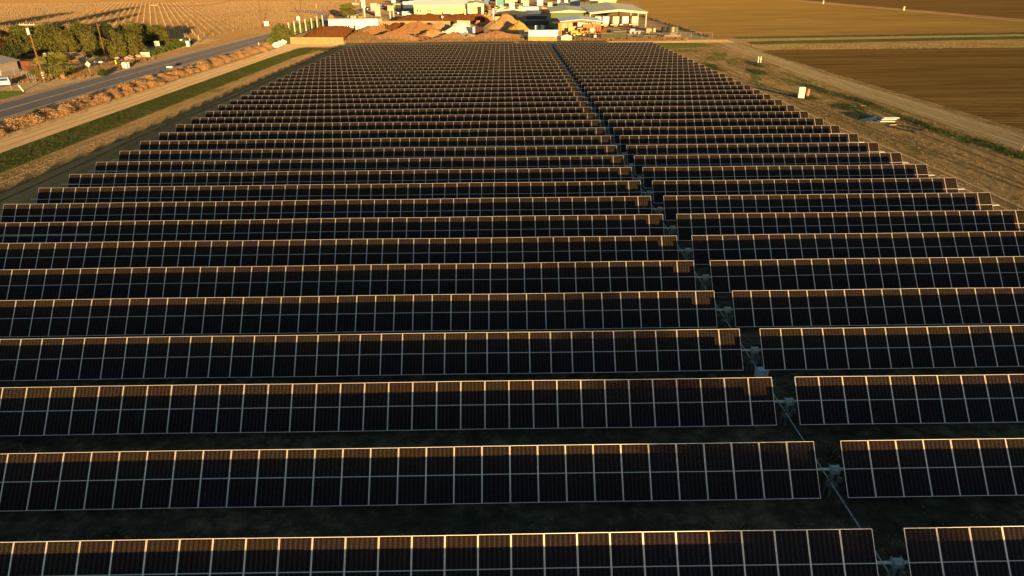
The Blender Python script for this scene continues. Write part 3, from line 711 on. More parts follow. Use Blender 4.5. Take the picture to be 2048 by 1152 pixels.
# white tank on stand
g = G(97, 127); t = thing('water_tank', 'small white tank on a grey stand behind the palm clump', 'tank', g)
b = MB(); b.tube((0, 0, 1.5), (0, 0, 2.6), .6, n=16); b.build('tank', white, t)
b = MB(); b.tube((0, 0, 0), (0, 0, 1.5), .5, n=12); b.build('stand', mat('blue_grey_stand', (.25, .30, .38), .7, .1), t)
g = G(86, 128); b = MB(); b.box((0, 0, 1.6), (2.2, 1.4, .12)); [b.tube((x, y_, 0), (x, y_, 1.6), .05, n=6) for x in (-1, 1) for y_ in (-.6, .6)]
o = b.build('lean_to_roof', white); o.location = g; tag(o, 'white slab canopy on thin legs between rusty shed and tank', 'canopy')
def mound(name, label, loc, rx_, ry_, h, m, seed, n=24, flat=0.0, rz=0, cat='pile', rough=.12, parent=None):
    rs = random.Random(seed); vs, fs = [], []; k = 18; n = int(n*1.6); ph = [rs.uniform(0, 6.28) for _ in range(6)]
    for i in range(k+1):
        r = i/k
        for j in range(n):
            a = 2*math.pi*j/n; wob = 1+rough*(math.sin(2*a+ph[0])+.6*math.sin(3*a+ph[1])+.5*math.sin(5*a+ph[2]))
            z = h*max(0, 1-r**1.15)*(1+rough*.5*math.sin(3*a+ph[3]+4*r)) if flat == 0 else h*min(1, (1-r)/(1-flat))
            q_ = Vector((r*rx_*math.cos(a), r*ry_*math.sin(a), seed*1.7))
            z += (h*.16*mnoise.noise(q_*.45)+h*.10*mnoise.noise(q_*1.1)+h*.03*rs.uniform(-1, 1))*(0 if i == k else min(1, 3*(1-r)))
            vs.append((r*rx_*wob*math.cos(a), r*ry_*wob*math.sin(a), z if i < k else -.05))
    for i in range(k):
        for j in range(n): fs.append((i*n+j, (i+1)*n+j, (i+1)*n+(j+1) % n, i*n+(j+1) % n))
    b = MB(); b.add(vs, fs); o = b.build(name, m, parent, smooth=False)
    o.location = loc; o.rotation_euler = (0, 0, rz)
    if label: tag(o, label, cat)
    return o
for nm, c, in (('sand_tan', (.29, .185, .085)), ('sand_yellow', (.38, .24, .065)), ('dirt_redbrown', (.10, .040, .013)), ('sand_orange', (.215, .112, .046)), ('gravel_white', (.55, .52, .47)), ('gravel_grey', (.20, .19, .18)), ('mulch_brown', (.13, .075, .024))):
    soil(nm, (tuple(v*.8 for v in c), c, tuple(min(1, v*1.15) for v in c)), scale=.8, bump=.10, bscale=1.5)
mound('earth_mound', 'round orange brown earth mound left of the diamond sign', G(148, 126), 1.9, 1.8, 1.5, MATS['sand_orange'], 3, flat=.35)
# poles
def pole(label, base, top, r=.14, arm=0, stripes=False, tr=False, lean=0.0, rz=0.0):
    g = G(*base); h = ZT(base[0], base[1], top[1]); x1 = G(top[0], top[1], h).x-g.x
    t = thing('utility_pole', label, 'utility pole', g, 0, 'utility poles of the roadside line')
    b = MB(); b.tube((0, 0, -.2), (x1, 0, h), r*1.15, r*.8, 10); b.build('pole', wood, t)
    if arm:
        b = MB(); b.box((x1*.93, -.12, h*.93), (arm, .12, .14), rz=rz); b.build('crossarm', mat('pale_crossarm', (.66, .55, .40), .8, .1), t)
        for k_ in (-.45, -.2, .2, .45): b = MB(); b.tube((x1*.93+arm*k_, -.12, h*.93+.07), (x1*.93+arm*k_, -.12, h*.93+.27), .05, n=6); b.build('insulator', white, t)
    if tr: b = MB(); b.tube((x1*.8+.02, -.4, h*.78), (x1*.84+.02, -.4, h*.88), .28, n=12); b.build('transformer', mat('grey_white_can', (.62, .6, .56), .5, .05), t)
    if stripes:
        for z in (1.0, 1.5, 2.0): b = MB(); f_ = z/h; b.tube((x1*f_, 0, z), (x1*(z+.2)/h, 0, z+.2), r*1.2, n=12); b.build('band', mat('pale_band', (.7, .62, .4), .8, .1), t)
    return t, g+Vector((x1*.93, 0, h*.93))
tops = []
for a in [('timber pole with pale crossarm, white transformer and banded foot by the drive', (90, 166), (55, 40), .17, 3.2, True, True),
          ('bare timber pole with no crossarm standing in front of the tree belt', (213, 121), (195, 46), .14, 0, False, False),
          ('slim timber pole rising behind the tree belt at its centre', (255, 92), (238, 34), .13, 0, False, False),
          ('timber pole with short crossarm behind the right end of the tree belt', (322, 70), (309, 6), .13, 2.4, False, False),
          ('slim timber pole with banded foot at the vineyard corner', (399, 85), (386, 4), .15, 0, True, False),
          ('dark timber pole beside the white cabinet at the vineyard edge', (524, 58), (516, -22), .17, 2.4, False, False),
          ('timber pole rising behind the white pillars', (603, 40), (598, -32), .17, 2.4, False, False),
          ('small dark pole at the side road left of the palm', (656, 27), (655, 12), .2, 0, False, False)]:
    t, p = pole(a[0], a[1], a[2], a[3], a[4], a[5], a[6]); tops.append(p)
wm = mat('wire_black', (.03, .03, .03), .6, .1)
def wire(label, a, c, sag, r=.018):
    b = MB(); pts = [a.lerp(c, i/14)-Vector((0, 0, sag*4*(i/14)*(1-i/14))) for i in range(15)]
    b.path(pts, r, 4); tag(b.build('overhead_wire', wm), label, 'wire', 'overhead wires of the roadside line')
for dx in (-1.2, 0, 1.2):
    s_ = {-1.2: 'left', 0: 'middle', 1.2: 'right'}[dx]
    wire('%s dark wire from the transformer pole to the pole behind the trees' % s_, tops[0]+Vector((dx, 0, .2)), tops[3]+Vector((dx*.8, 0, .2)), 1.2)
    wire('%s dark wire over the vineyard to the pole by the white cabinet' % s_, tops[3]+Vector((dx*.8, 0, .2)), tops[5]+Vector((dx*.8, 0, .2)), 2.5, .03)
    wire('%s dark wire from the white cabinet pole to the pillar pole' % s_, tops[5]+Vector((dx*.8, 0, .2)), tops[6]+Vector((dx*.8, 0, .2)), 1.6, .03)
wire('long slack wire between the bare pole and the slim pole at the vineyard corner', tops[1], tops[4], 2.0)
# road furniture
g = G(182, 153); t = thing('road_sign', 'diamond road sign seen from its pale back on a post', 'sign', g)
b = MB(); b.tube((0, 0, 0), (0, 0, 2.6), .04, n=6); b.build('post', rail_m, t)
b = MB(); b.add([(x, y_, z) for y_ in (-.05, -.02) for x, z in ((0, 2.0), (.62, 2.65), (0, 3.3), (-.62, 2.65))], [(0, 1, 2, 3), (7, 6, 5, 4), (0, 4, 5, 1), (1, 5, 6, 2), (2, 6, 7, 3), (3, 7, 4, 0)]); b.build('sign_face', mat('sign_back', (.66, .60, .48), .6, .05), t)
def postthing(name, label, cat, q, h, r, m, lean=0.0, group=None):
    b = MB(); b.tube((0, 0, 0), (lean*h, 0, h), r, n=8); b.tube((lean*h, 0, h), (lean*h, 0, h+.03), r*1.2, n=8)
    o = b.build(name, m); o.location = G(*q); return tag(o, label, cat, group)
postthing('marker_post', 'white leaning marker post on the grass by the drive', 'post', (47, 183), 1.2, .12, white, -.5)
postthing('marker_post', 'thin pale stake on the grass by the drive', 'post', (24, 180), .9, .04, rail_m, -.1)
postthing('marker_post', 'yellow marker post in the dry grass left of the waste bins', 'post', (233, 131), 1.3, .14, mat('yellow_marker', (.8, .75, .05), .6, .05))
def mailbox(label, q, m, w_=.45):
    t = thing('mailbox', label, 'mailbox', G(*q)); b = MB(); b.tube((0, 0, 0), (0, 0, 1.0), .05, n=6); b.build('post', wood, t)
    b = MB(); b.prism([(-w_/2, 1.0), (w_/2, 1.0), (w_/2, 1.25), (w_*.3, 1.42), (-w_*.3, 1.42), (-w_/2, 1.25)], -.35, .35); b.build('box', m, t)
mailbox('narrow white mailbox on a post in the dry grass', (193, 134), white, .4)
mailbox('wide pale grey mailbox between two thin posts', (204, 134), mat('pale_grey_box', (.55, .54, .5), .6, .1), .9)
for q, l in (((251, 137), 'wide white utility cabinet beside the road'), ((258, 136), 'narrow white utility box beside the road')):
    w_ = 1.1 if q[0] == 251 else .4
    t = thing('utility_cabinet', l, 'cabinet', G(*q)); b = MB(); b.box((0, 0, .75), (w_, .5, 1.3), taper=1.05); b.build('housing', white, t); b = MB(); b.box((0, 0, .06), (w_*.9, .55, .12)); b.build('base', concrete, t)
g = G(341, 143); t = thing('road_marker', 'flat white box marker on a thin post by the near road edge', 'marker', g); b = MB(); b.tube((0, 0, 0), (0, 0, .9), .04, n=6); b.build('post', rail_m, t); b = MB(); b.box((0, 0, 1.02), (1.3, .35, .35)); b.build('box', white, t)
postthing('marker_post', 'short white post by the road near the white sacks', 'post', (518, 91), .9, .14, white)
def rock(label, q, r, m, seed, name='boulder', group=None, sq=.7):
    rs = random.Random(seed); b = MB(); n = 9; k = 6; vs = []; fs = []
    for i in range(k+1):
        for j in range(n):
            a = 2*math.pi*j/n; e = -math.pi/2+math.pi*i/k; rr_ = r*(1+rs.uniform(-.16, .16))
            vs.append((rr_*math.cos(e)*math.cos(a)*1.2, rr_*math.cos(e)*math.sin(a), rr_*math.sin(e)*sq+r*sq*.8))
    for i in range(k):
        for j in range(n): fs.append((i*n+j, i*n+(j+1) % n, (i+1)*n+(j+1) % n, (i+1)*n+j))
    b.add(vs, fs); o = b.build(name, m); o.location = q if isinstance(q, Vector) else G(*q); return tag(o, label, name.replace('_', ' '), group)
bm = mat('pinkish_stone', (.48, .32, .22), .9, .2, 1.5)
for i in range(14):
    rock('pinkish boulder in the garden bed below the weeping trees', (236+i*4.2+random.uniform(-2, 2), 122-i*.6+random.uniform(-3, 3)), random.uniform(.4, .75), bm, i, group='boulders below the weeping trees')
sackm = mat('white_sack', (.80, .78, .72), .8, .06, 3)
for i in range(4):
    rock(['nearest and leftmost white sack of the line by the road corner', 'second white sack of the line by the road corner', 'third white sack of the line by the road corner', 'farthest white sack, touching the conifer clump'][i], (553+i*7, 95-i*3.0), .95, sackm, 50+i, 'bulk_sack', 'white sacks in a line', .9)
# low white wall and garden bits
t = thing('garden_wall', 'low white garden wall at the left end of the green hedge', 'wall', G(292, 114)); b = MB(); b.box((0, 0, .6), (2.4, .4, 1.2)); b.build('wall', cream, t); b = MB(); b.box((0, 0, 1.24), (2.6, .55, .08)); b.build('coping', white, t)
t = thing('gate_pillar', 'white gate pillar at the right end of the green hedge', 'pillar', G(377, 93)); b = MB(); b.box((0, 0, .8), (.9, .9, 1.6)); b.build('pillar', white, t); b = MB(); b.box((0, 0, 1.65), (1.1, 1.1, .1)); b.build('cap', white, t)
t = thing('small_cabinet', 'white cabinet behind the right end of the green hedge', 'cabinet', G(365, 88)); b = MB(); b.box((0, 0, .8), (1.0, .7, 1.4)); b.build('housing', white, t); b = MB(); b.box((0, 0, .05), (1.1, .8, .1)); b.build('base', concrete, t)
postthing('marker_post', 'white post with pipe cap beside the gate pillar', 'post', (381, 88), 1.6, .13, white)
g = G(316, 99); t = thing('notice_board', 'pale notice board leaning in front of the dark trees', 'sign', g, R(-15)); b = MB(); b.box((0, 0, 1.7), (1.9, .08, 1.5)); b.build('board', white, t)
for x in (-.8, .8): b = MB(); b.tube((x, .07, 0), (x, .07, 2.3), .05, n=6); b.build('leg', rail_m, t)
for z in (1.9, 1.55): b = MB(); b.box((.1, -.05, z), (1.2, .02, .12)); b.build('lettering', tan, t)
t = thing('roadside_cabinet', 'white cabinet standing at the vineyard edge by the dark pole', 'cabinet', G(534, 52)); b = MB(); b.box((0, 0, 1.1), (2.0, 1.2, 1.9)); b.build('housing', white, t); b = MB(); b.box((0, 0, .07), (2.2, 1.4, .14)); b.build('base', concrete, t)
t = thing('water_tank', 'round white tank beyond the white pillars', 'tank', G(597, 41)); b = MB(); b.tube((0, 0, 0), (0, 0, 1.7), 1.0, n=18); b.tube((0, 0, 1.7), (0, 0, 2.2), 1.0, .25, 18); b.build('tank', white, t); b = MB(); b.tube((0, 0, 2.2), (0, 0, 2.35), .3, n=10); b.build('hatch', grey, t)

# ------------------------------------------------------------------ sand yard
pl = [(578, 68, 45), (589, 67, 42), (600, 64, 40), (611, 62, 38), (623, 59, 36), (634, 57, 33), (645, 53, 30)]
nth = ['leftmost', 'second', 'third', 'fourth', 'fifth', 'sixth', 'rightmost']
pm = mat('white_pillar', (.52, .45, .35), .7, .08)
for i, (x, yb, yt) in enumerate(pl):
    g = G(x+2, yb+3); h = ZT(x+2, yb+3, yt)
    t = thing('white_pillar', '%s of the seven tall white pillars along the green hedge' % nth[i] if i else 'leftmost and nearest of the seven tall white pillars', 'pillar', g, 0, 'white pillars along the hedge')
    b = MB(); b.box((0, 0, h/2), (.44, .44, h)); b.build('shaft', pm, t); b = MB(); b.box((0, 0, .15), (.8, .8, .3)); b.build('base', concrete, t)
# block bay with red-brown dirt
blk = mat('yellowish_block', (.34, .25, .10), .9, .18, .7, bump=.02, bscale=5)
def blockwall(name, label, p0, p1, h, m, depth=.6, bl=1.8, cat='wall', group=None, pier=False):
    a, c = Vector(p0), Vector(p1); L_ = (c-a).length; ang = math.atan2(c.y-a.y, c.x-a.x)
    t = thing(name, label, cat, a, ang, group); rows = max(1, round(h/.75)); n = max(1, round(L_/bl)); bb = MB()
    for r_ in range(rows):
        o_ = (r_ % 2)*.5
        for i in range(n+1):
            x0 = max(0, (i-o_)*L_/n); x1 = min(L_, (i+1-o_)*L_/n)
            if x1-x0 < .1: continue
            bb.box(((x0+x1)/2, random.uniform(-.02, .02), h*(r_+.5)/rows), (x1-x0-.03, depth, h/rows-.025))
    bb.build('blocks', m, t)
    bb = MB(); bb.box((L_/2, 0, h*.48), (L_-.1, depth*.8, h*.93)); bb.build('joints', mat('wall_joint', (.25, .18, .09), .9, .1), t)
    if pier:
        for i in range(1, int(L_/7)+1): bb = MB(); bb.box((i*7-2, -depth/2-.25, h*.45), (.7, .5, h*.9)); bb.build('pier', m, t)
    return t
blockwall('block_wall', 'yellow concrete block wall in front of the red brown dirt heap', G(582, 88), G(688, 88.5), 2.15, blk)
blockwall('block_wall', 'pale block wall running back from the road corner beside the dirt heap', G(583, 87)+Vector((0, .5, 0)), G(650, 62), 2.0, blk)
mound('dirt_pile', 'long red brown dirt heap inside the yellow block bay', (-61.5, 262, 0), 12.5, 20, 3.6, MATS['dirt_redbrown'], 8, flat=.3, rough=.1)
mound('dirt_pile', 'brown mulch heap with dark side right of the block bay', (-49.5, 250, 0), 6.5, 9, 3.6, MATS['mulch_brown'], 9)
mound('dirt_pile', 'orange brown heap in front of the flat white building', (-48.5, 274, 0), 9, 8, 3.4, MATS['sand_orange'], 10)
# piles along the fence
PI_ = [((718, 80), 4.5, 4, 2.1, 'sand_orange', 'small orange heap by the fence next to the mulch heap'),
       ((790, 80), 10, 6, 2.8, 'sand_orange', 'broad orange sand heap by the fence, left of the pale tarpaulin'),
       ((835, 68), 11, 9, 4.3, 'sand_orange', 'big smooth orange sand heap in front of the retaining wall'),
       ((790, 66), 6.5, 7, 3.6, 'dirt_redbrown', 'dark brown heap between the orange sand heaps'),
       ((765, 66), 6, 6, 2.6, 'sand_orange', 'low orange heap below the yellow digger'),
       ((905, 81), 7, 5, 2.4, 'sand_orange', 'orange sand heap by the fence in front of the white gravel'),
       ((868, 76), 7, 6, 2.6, 'sand_tan', 'tan sand heap beside the grey patch of slurry'),
       ((880, 62), 9, 8, 3.2, 'sand_tan', 'wide tan sand heap at the right end of the retaining wall'),
       ((992, 80), 13, 7, 2.6, 'sand_orange', 'long low orange sand heap by the fence at the centre'),
       ((920, 68), 6.5, 7, 4.4, 'gravel_white', 'tall white gravel heap left of the rusty hopper'),
       ((898, 71), 4.5, 4, 2.2, 'gravel_white', 'low white gravel heap at the foot of the tall one'),
       ((932, 76), 4.5, 3.5, 1.9, 'gravel_grey', 'small grey tan heap in front of the white gravel'),
       ((1012, 56), 10.5, 9, 5.2, 'sand_tan', 'largest tan sand heap at the centre of the yard'),
       ((1037, 63), 5.2, 4.6, 3.6, 'sand_yellow', 'bright yellow sand cone beside the largest heap'),
       ((945, 80), 5, 3.5, 1.7, 'sand_yellow', 'low yellow sand heap by the fence')]
for i, (q, rx_, ry_, h, m, l) in enumerate(PI_): mound('sand_pile', l, G(*q)+Vector((0, 1, 0)), rx_, ry_, h, MATS[m], 300+i)
# tarps / slurry
for q, l, c, rr_ in (((770, 76), 'crumpled blue grey tarpaulin between the mulch and orange heaps', (.20, .20, .24), 2.4), ((865, 74), 'pale grey wet slurry patch beside the tan heap', (.42, .44, .48), 3.2)):
    mound('tarpaulin', l, G(*q), rr_, 2.2, .5, mat('tarp_%d' % q[0], c, .6, .2, .6), q[0], cat='tarpaulin', rough=.25)
# white flat building
g = G(660, 63); x0, x1 = g.x, G(756, 63).x; yb = 292
t = thing('flat_white_building', 'flat roofed bright white building behind the red brown heap', 'building', (x0, yb, 0)); W_ = x1-x0
b = MB(); b.box((W_/2, 5, 2.3), (W_, 10, 4.6)); b.build('wall', white, t)
b = MB(); b.box((W_/2, -.02, 4.68), (W_+.3, .35, .3)); b.box((-.02, 5.3, 4.68), (.35, 10, .3)); b.box((W_, 5.3, 4.68), (.35, 10, .3)); b.build('parapet', concrete, t)
b = MB(); b.box((W_/2, 5, 4.56), (W_-.4, 9.6, .12)); b.build('roof', mat('roof_felt_orange', (.40, .24, .13), .9, .15), t)
for x, w_ in ((2.2, 1.8), (6.9, .7), (7.9, .6), (10.2, .7)): b = MB(); b.box((x, -.02, 1.1), (w_, .1, 2.2)); b.build('door', dark, t)
b = MB()
vs = [(3.0*math.sin(R(a_))*.35+1.0, 1.8, 4.7+1.6*math.cos(R(a_))) for a_ in range(-90, 91, 20)]
b.prism([(v[0], v[2]) for v in vs], 1.2, 2.6); b.build('dome_vent', orange, t)
for x in (9.0, 10.2): b = MB(); b.box((x, 3, 5.2), (.9, .9, .9)); b.build('roof_unit', tan, t)
# tall white totem & poles
for q, h0, l, w_ in (((730, 36), 1, 'tall white totem sign with a forked top behind the flat white building', .8), ((725, 33), -6, 'slim tall pinkish mast left of the white totem', .45)):
    g = G(*q); h = ZT(q[0], q[1], h0); t = thing('tall_sign_mast', l, 'mast', g)
    b = MB(); b.box((0, 0, h*.5), (w_, w_, h)); b.build('shaft', pm, t)
    if w_ > .5:
        for z in (.62, .74, .86, .97): b = MB(); b.box((-.2, 0, h*z), (1.9, .5, .9)); b.build('sign_panel', white, t)
for q, l in (((781, 38), 'left one of two pale pinkish posts behind the yellow digger'), ((788, 37), 'right one of two pale pinkish posts behind the yellow digger')):
    g = G(*q); h = ZT(q[0], q[1], 17); t = thing('tall_post', l, 'post', g); b = MB(); b.box((0, 0, h/2), (.55, .55, h)); b.build('shaft', pm, t); b = MB(); b.box((0, 0, h+.1), (.7, .7, .2)); b.build('cap', pm, t)
# retaining wall and dirt behind
rw = mat('orange_concrete', (.36, .24, .12), .9, .12, .5)
blockwall('retaining_wall', 'long orange tan retaining wall with piers in front of the red dirt bank', G(757, 54), G(901, 54.5), 2.5, rw, .5, 2.4, pier=True)
blockwall('retaining_wall', 'pale yellow end wall right of the long retaining wall', G(915, 54), G(940, 55), 2.7, cream, .5, 2.0)
mound('dirt_bank', 'rust red dirt bank in front of the long yellow building', (-37, 345, 0), 17, 12, 3.3, MATS['dirt_redbrown'], 400, flat=.5, rough=.04)
mound('dirt_bank', 'dark rust dirt bank at the right end of the yellow building', (-18, 350, 0), 12, 9, 3.2, MATS['dirt_redbrown'], 401, flat=.5, rough=.04)
# long yellow building
g0, g1 = G(830, 33), G(934, 33); LW = g1.x-g0.x
t = thing('long_yellow_building', 'long pale yellow metal building with a bright white roof', 'building', (g0.x, 395, 0))
ywall = mat('pale_yellow_wall', (.56, .56, .27), .6, .04, .4)
hY = 5.6
b = MB(); b.box((LW/2, 9, hY/2), (LW, 18, hY)); b.build('wall', ywall, t)
b = MB(); b.prism([(-.4, hY), (-.4, hY+.15), (9, hY+3.4), (18.4, hY+.15), (18.4, hY)], -.4, LW+.2, axis='x'); b.build('roof', mat('white_roof_sheet', (.78, .76, .66), .5, .04, .3, bump=.03, bscale=2), t)
for x in (1.9, 3.4, 7.5, 9.0):
    b = MB()
    b.box((x-.42, -.03, 2.9), (.08, .08, 1.0)); b.box((x+.42, -.03, 2.9), (.08, .08, 1.0)); b.box((x, -.03, 3.4), (.92, .08, .08)); b.box((x, -.03, 2.4), (.92, .08, .08))
    wn = b.build('window', white, t); b = MB(); b.box((x, -.01, 2.9), (.76, .06, .92)); b.build('pane', dark, wn)
t = thing('yellow_annex', 'pale yellow annex with one dark and one yellow roller door', 'building', (g1.x+.6, 390, 0))
AW = G(966, 33).x-g1.x
b = MB(); b.box((AW/2, 9, 3.1), (AW, 18, 6.2)); b.build('wall', cream, t)
b = MB(); b.prism([(-.3, 6.2), (-.3, 6.4), (AW/2, 7.0), (AW+.3, 6.4), (AW+.3, 6.2)], -.4, 18.4); b.v = [(p[0], p[1], p[2]+.04*max(0, p[1])) for p in b.v]; b.build('roof', roofg, t)
b = MB(); b.box((AW*.72, -.03, 2.5), (AW*.24, .12, 5)); b.build('open_door', dark, t)
b = MB(); b.box((AW*.46, -.03, 2.5), (AW*.24, .14, 5)); b.build('roller_door', mat('door_yellow', (.66, .52, .18), .6, .05), t)
for k_, (px0, px1, py, h, l) in enumerate(((850, 962, 14, 7, 'upper pale yellow building behind the long one'), (1010, 1046, 6, 5, 'small pale yellow green building in the far yard'),)):
    a, c = G(px0, py), G(px1, py); t = thing('far_building', l, 'building', a); W2 = c.x-a.x
    b = MB(); b.box((W2/2, 10, h/2), (W2, 20, h)); b.build('wall', ywall, t); b = MB(); b.prism([(-.5, h), (10, h+2.2), (20.5, h), (10, h-.3)], -.5, W2+.5, axis='x'); b.build('roof', roofg, t)
    b = MB(); b.box((W2*.8, -.03, 2), (3, .1, 4)); b.build('door', dark, t)
# rusty bins
for i, (xa, xb, py, h, m, l) in enumerate([(940, 955, 44, 3.4, rust, 'left rust red steel bin below the annex doors'), (956, 968, 44, 3.2, rust, 'right rust red steel bin below the annex doors'), (970, 985, 45, 2.6, orange, 'orange steel bin left of the white standing pipe'), (990, 1002, 44, 2.2, tan, 'tan steel bin right of the white standing pipe')]):
    a, c = G(xa, py), G(xb, py); W2 = c.x-a.x; t = thing('steel_bin', l, 'bin', a); b = MB()
    b.box((W2/2, .05, h/2), (W2, .1, h)); b.box((W2/2, 4, h/2), (W2, .1, h)); b.box((.05, 2, h/2), (.1, 3.8, h)); b.box((W2-.05, 2, h/2), (.1, 3.8, h)); b.box((W2/2, 2, .1), (W2-.2, 3.8, .1)); b.build('shell', m, t)
    for j in range(3): b = MB(); b.box((W2*(j+.5)/3, -.06, h/2), (.12, .1, h)); b.build('rib', m, t)
g = G(987, 45); t = thing('standing_pipe', 'white standing pipe between the orange and tan bins', 'pipe', g); b = MB(); b.tube((0, 0, 0), (0, 0, 6), .35, n=10); b.build('pipe', white, t); b = MB(); b.tube((0, 0, 6), (0, 0, 6.2), .45, n=10); b.build('cap', grey, t)
g = G(929, 44); t = thing('standing_pipe', 'white leaning pipe in front of the annex corner', 'pipe', g); b = MB(); b.tube((0, 0, 0), (.6, 0, 5.6), .3, n=10); b.build('pipe', white, t); b = MB(); b.tube((.6, 0, 5.6), (.62, 0, 5.75), .4, n=10); b.build('cap', grey, t)
# rusty hopper
g = G(959, 72); t = thing('rusty_hopper', 'rusty brown ribbed hopper with a pale end beside the white gravel', 'hopper', g)
b = MB(); b.box((0, 1, 1.7), (3.0, 2.6, 2.7)); b.build('body', mat('dark_brown_steel', (.035, .02, .014), .8, .3), t)
for j in range(4): b = MB(); b.box((-1.3+j*.87, -.36, 1.7), (.14, .14, 2.8)); b.build('rib', rust, t)
b = MB(); b.box((-1.95, 1, 1.8), (.8, 2, 2.6)); b.build('end_panel', white, t)
b = MB(); b.box((0, 1, .2), (4.2, 2.2, .35)); b.box((2.6, .6, .35), (1.6, 1, .4)); b.build('skid', dark, t)
# white office container on block base
a, c = G(1056, 84), G(1114, 84); W2 = c.x-a.x
blockwall('block_wall', 'yellow block wall below the long white container', a, c, 1.7, blk)
t = thing('site_container', 'long white container above the yellow block wall at the array edge', 'container', (a.x, a.y+5, 0)); zc = 1.7
b = MB(); b.box((W2/2+.6, 1.2, zc), (W2+.4, 2.4, 2.5+.4)); b.build('body', white, t)
b = MB(); b.box((W2/2+.6, 1.2, zc+1.5), (W2+.6, 2.6, .1)); b.build('roof', mat('white_roof_sheet', (.78, .76, .66)), t)
for j in (-.3, .3): b = MB(); b.box((W2/2+.6+j*W2, 1.2, .12), (.4, 2.2, .24)); b.build('skid', grey, t)
# small shed
g = G(1133, 83); t = thing('garden_shed', 'small white gabled shed in front of the yellow loader', 'shed', g); w2 = 1.75
b = MB(); b.prism([(-w2, 0), (w2, 0), (w2, 1.5), (0, 2.0), (-w2, 1.5)], 0, 3.0); b.build('wall', cream, t)
b = MB(); b.prism([(-w2-.12, 1.48), (0, 2.05), (w2+.12, 1.48), (w2+.12, 1.58), (0, 2.17), (-w2-.12, 1.58)], -.12, 3.1); b.build('roof', white, t)
b = MB(); b.box((0, -.03, .65), (.9, .06, 1.25)); b.build('door', mat('shed_door', (.62, .56, .40), .7, .05), t)
# open sheds
def openshed(label, x0, x1, y0, y1, he, hr, roofm, postm, group=None, backm=None, n=4, beam=None, rise=.04):
    W2 = x1-x0; D = y1-y0; t = thing('open_shed', label, 'shed', (x0, y0, 0), 0, group)
    b = MB(); b.prism([(-.5, he), (-.5, he+.18), (W2/2, hr+.18), (W2+.5, he+.18), (W2+.5, he), (W2/2, hr)], -.6, D+.5); b.v = [(p[0], p[1], p[2]+rise*max(0, p[1])) for p in b.v]; b.build('roof', roofm, t)
    b = MB(); b.prism([(0, he-.5), (0, he-.02), (W2/2, hr-.02), (W2, he-.02), (W2, he-.5), (W2/2, hr-.6)], -.1, .12); b.build('front_beam', beam or postm, t)
    first = None
    for i in range(n+1):
        for j in ((0, 1) if 0 < i < n else (0, .5, 1)):
            if 0 < i < n and j == 0: continue
            b = MB(); b.box((W2*i/n, max(.12, min(D-.1, D*j)), he/2), (.32, .32, he)); b.build('post', postm, t)
    b = MB(); b.box((W2/2, D-.05, he/2+rise*D/2), (W2, .12, he+rise*D)); b.build('back_wall', backm or greenm, t)
    return t
sx0, sx1 = G(1120, 72).x, G(1197, 72).x
openshed('open machine shed with a white gable roof and orange posts', sx0, sx1, 256, 268, 5.0, 5.7, mat('white_roof_sheet', (.78, .76, .66)), orange, n=4, backm=tan)
bx0, bx1 = G(1178, 57).x, G(1291, 57).x
openshed('large open carport with a pale shallow gable roof over five parked trucks', bx0, bx1, 294, 330, 6.0, 7.1, mat('cream_roof_sheet', (.78, .68, .38), .8, .08, .5, bump=.14, bscale=2.5), mat('cream_post', (.62, .50, .32), .7, .1), n=1, backm=mat('shed_back_tan', (.10, .065, .032), .8, .1), beam=cream)
# green side building left of sheds
a = G(1101, 56); t = thing('green_building', 'green sided building behind the open machine shed', 'building', (a.x, 300, 0))
GWd = G(1176, 57).x-a.x
b = MB(); b.box((GWd/2, 12, 3), (GWd, 24, 6)); b.box((GWd/2, 23.8, 6.45), (GWd, .3, 1.0)); b.build('wall', greenm, t)
b = MB(); b.prism([(-.4, 6), (-.4, 6.2), (GWd/2, 6.9), (GWd+.2, 6.2), (GWd+.2, 6)], -.4, 24.4); b.v = [(p[0], p[1], p[2]+.04*max(0, p[1])) for p in b.v]; b.build('roof', roofg, t)
b = MB(); b.box((2.0, -.06, 2.2), (2.6, .1, .7)); b.build('stripe', tan, t)
# back shed
a, c = G(1180, 20), G(1226, 18); W2 = c.x-a.x
t = thing('back_shed', 'pale shed with a dark open side beyond the carport', 'shed', a, R(-6))
b = MB(); b.box((W2*.65, 6, 2.6), (W2*.7, 12, 5.2)); b.build('wall', mat('shed_olive_tan', (.46, .40, .22), .7, .1), t)
b = MB(); b.box((W2*.15, 6.3, 2.5), (W2*.3, 11.4, 5)); b.build('open_side', dark, t)
b = MB(); b.prism([(-.5, 5.2), (-.5, 5.4), (W2/2, 6.8), (W2+.5, 5.4), (W2+.5, 5.2)], -.5, 12.5); b.build('roof', roofg, t)
b = MB(); b.box((W2*.42, -.06, 2.3), (1.8, .1, 4.2)); b.build('door', white, t)
# trucks in the carport (rear ends)
def truck(label, loc, boxm, chm, w_=2.5, h=2.6, L_=7.0):
    t = thing('box_truck', label, 'truck', loc, 0, 'white trucks under the carport')
    b = MB(); b.box((0, L_/2, 1.75+h/2), (w_, L_, h)); b.build('cargo_box', boxm, t)
    b = MB(); b.box((0, L_/2, 1.5), (w_*.6, L_, .35)); b.box((0, .1, 1.3), (w_*.8, .25, .7)); b.build('chassis', chm, t)
    b = MB(); b.box((0, L_+1.1, 1.6), (w_*.92, 1.9, 2.0), taper=.9); b.build('cab', boxm, t)
    for sx_ in (-1, 1):
        for yy_ in (1.4, L_+1.0):
            b = MB(); b.tube((sx_*(w_/2-.45), yy_, .5), (sx_*(w_/2-.02), yy_, .5), .5, n=14); b.build('wheel', black, t)
        b = MB(); b.box((sx_*.85, -.02, .98), (.25, .06, .16)); b.build('tail_light', red, t)
    b = MB(); b.box((0, -.03, .62), (1.3, .1, .14)); b.build('bumper', chm, t)
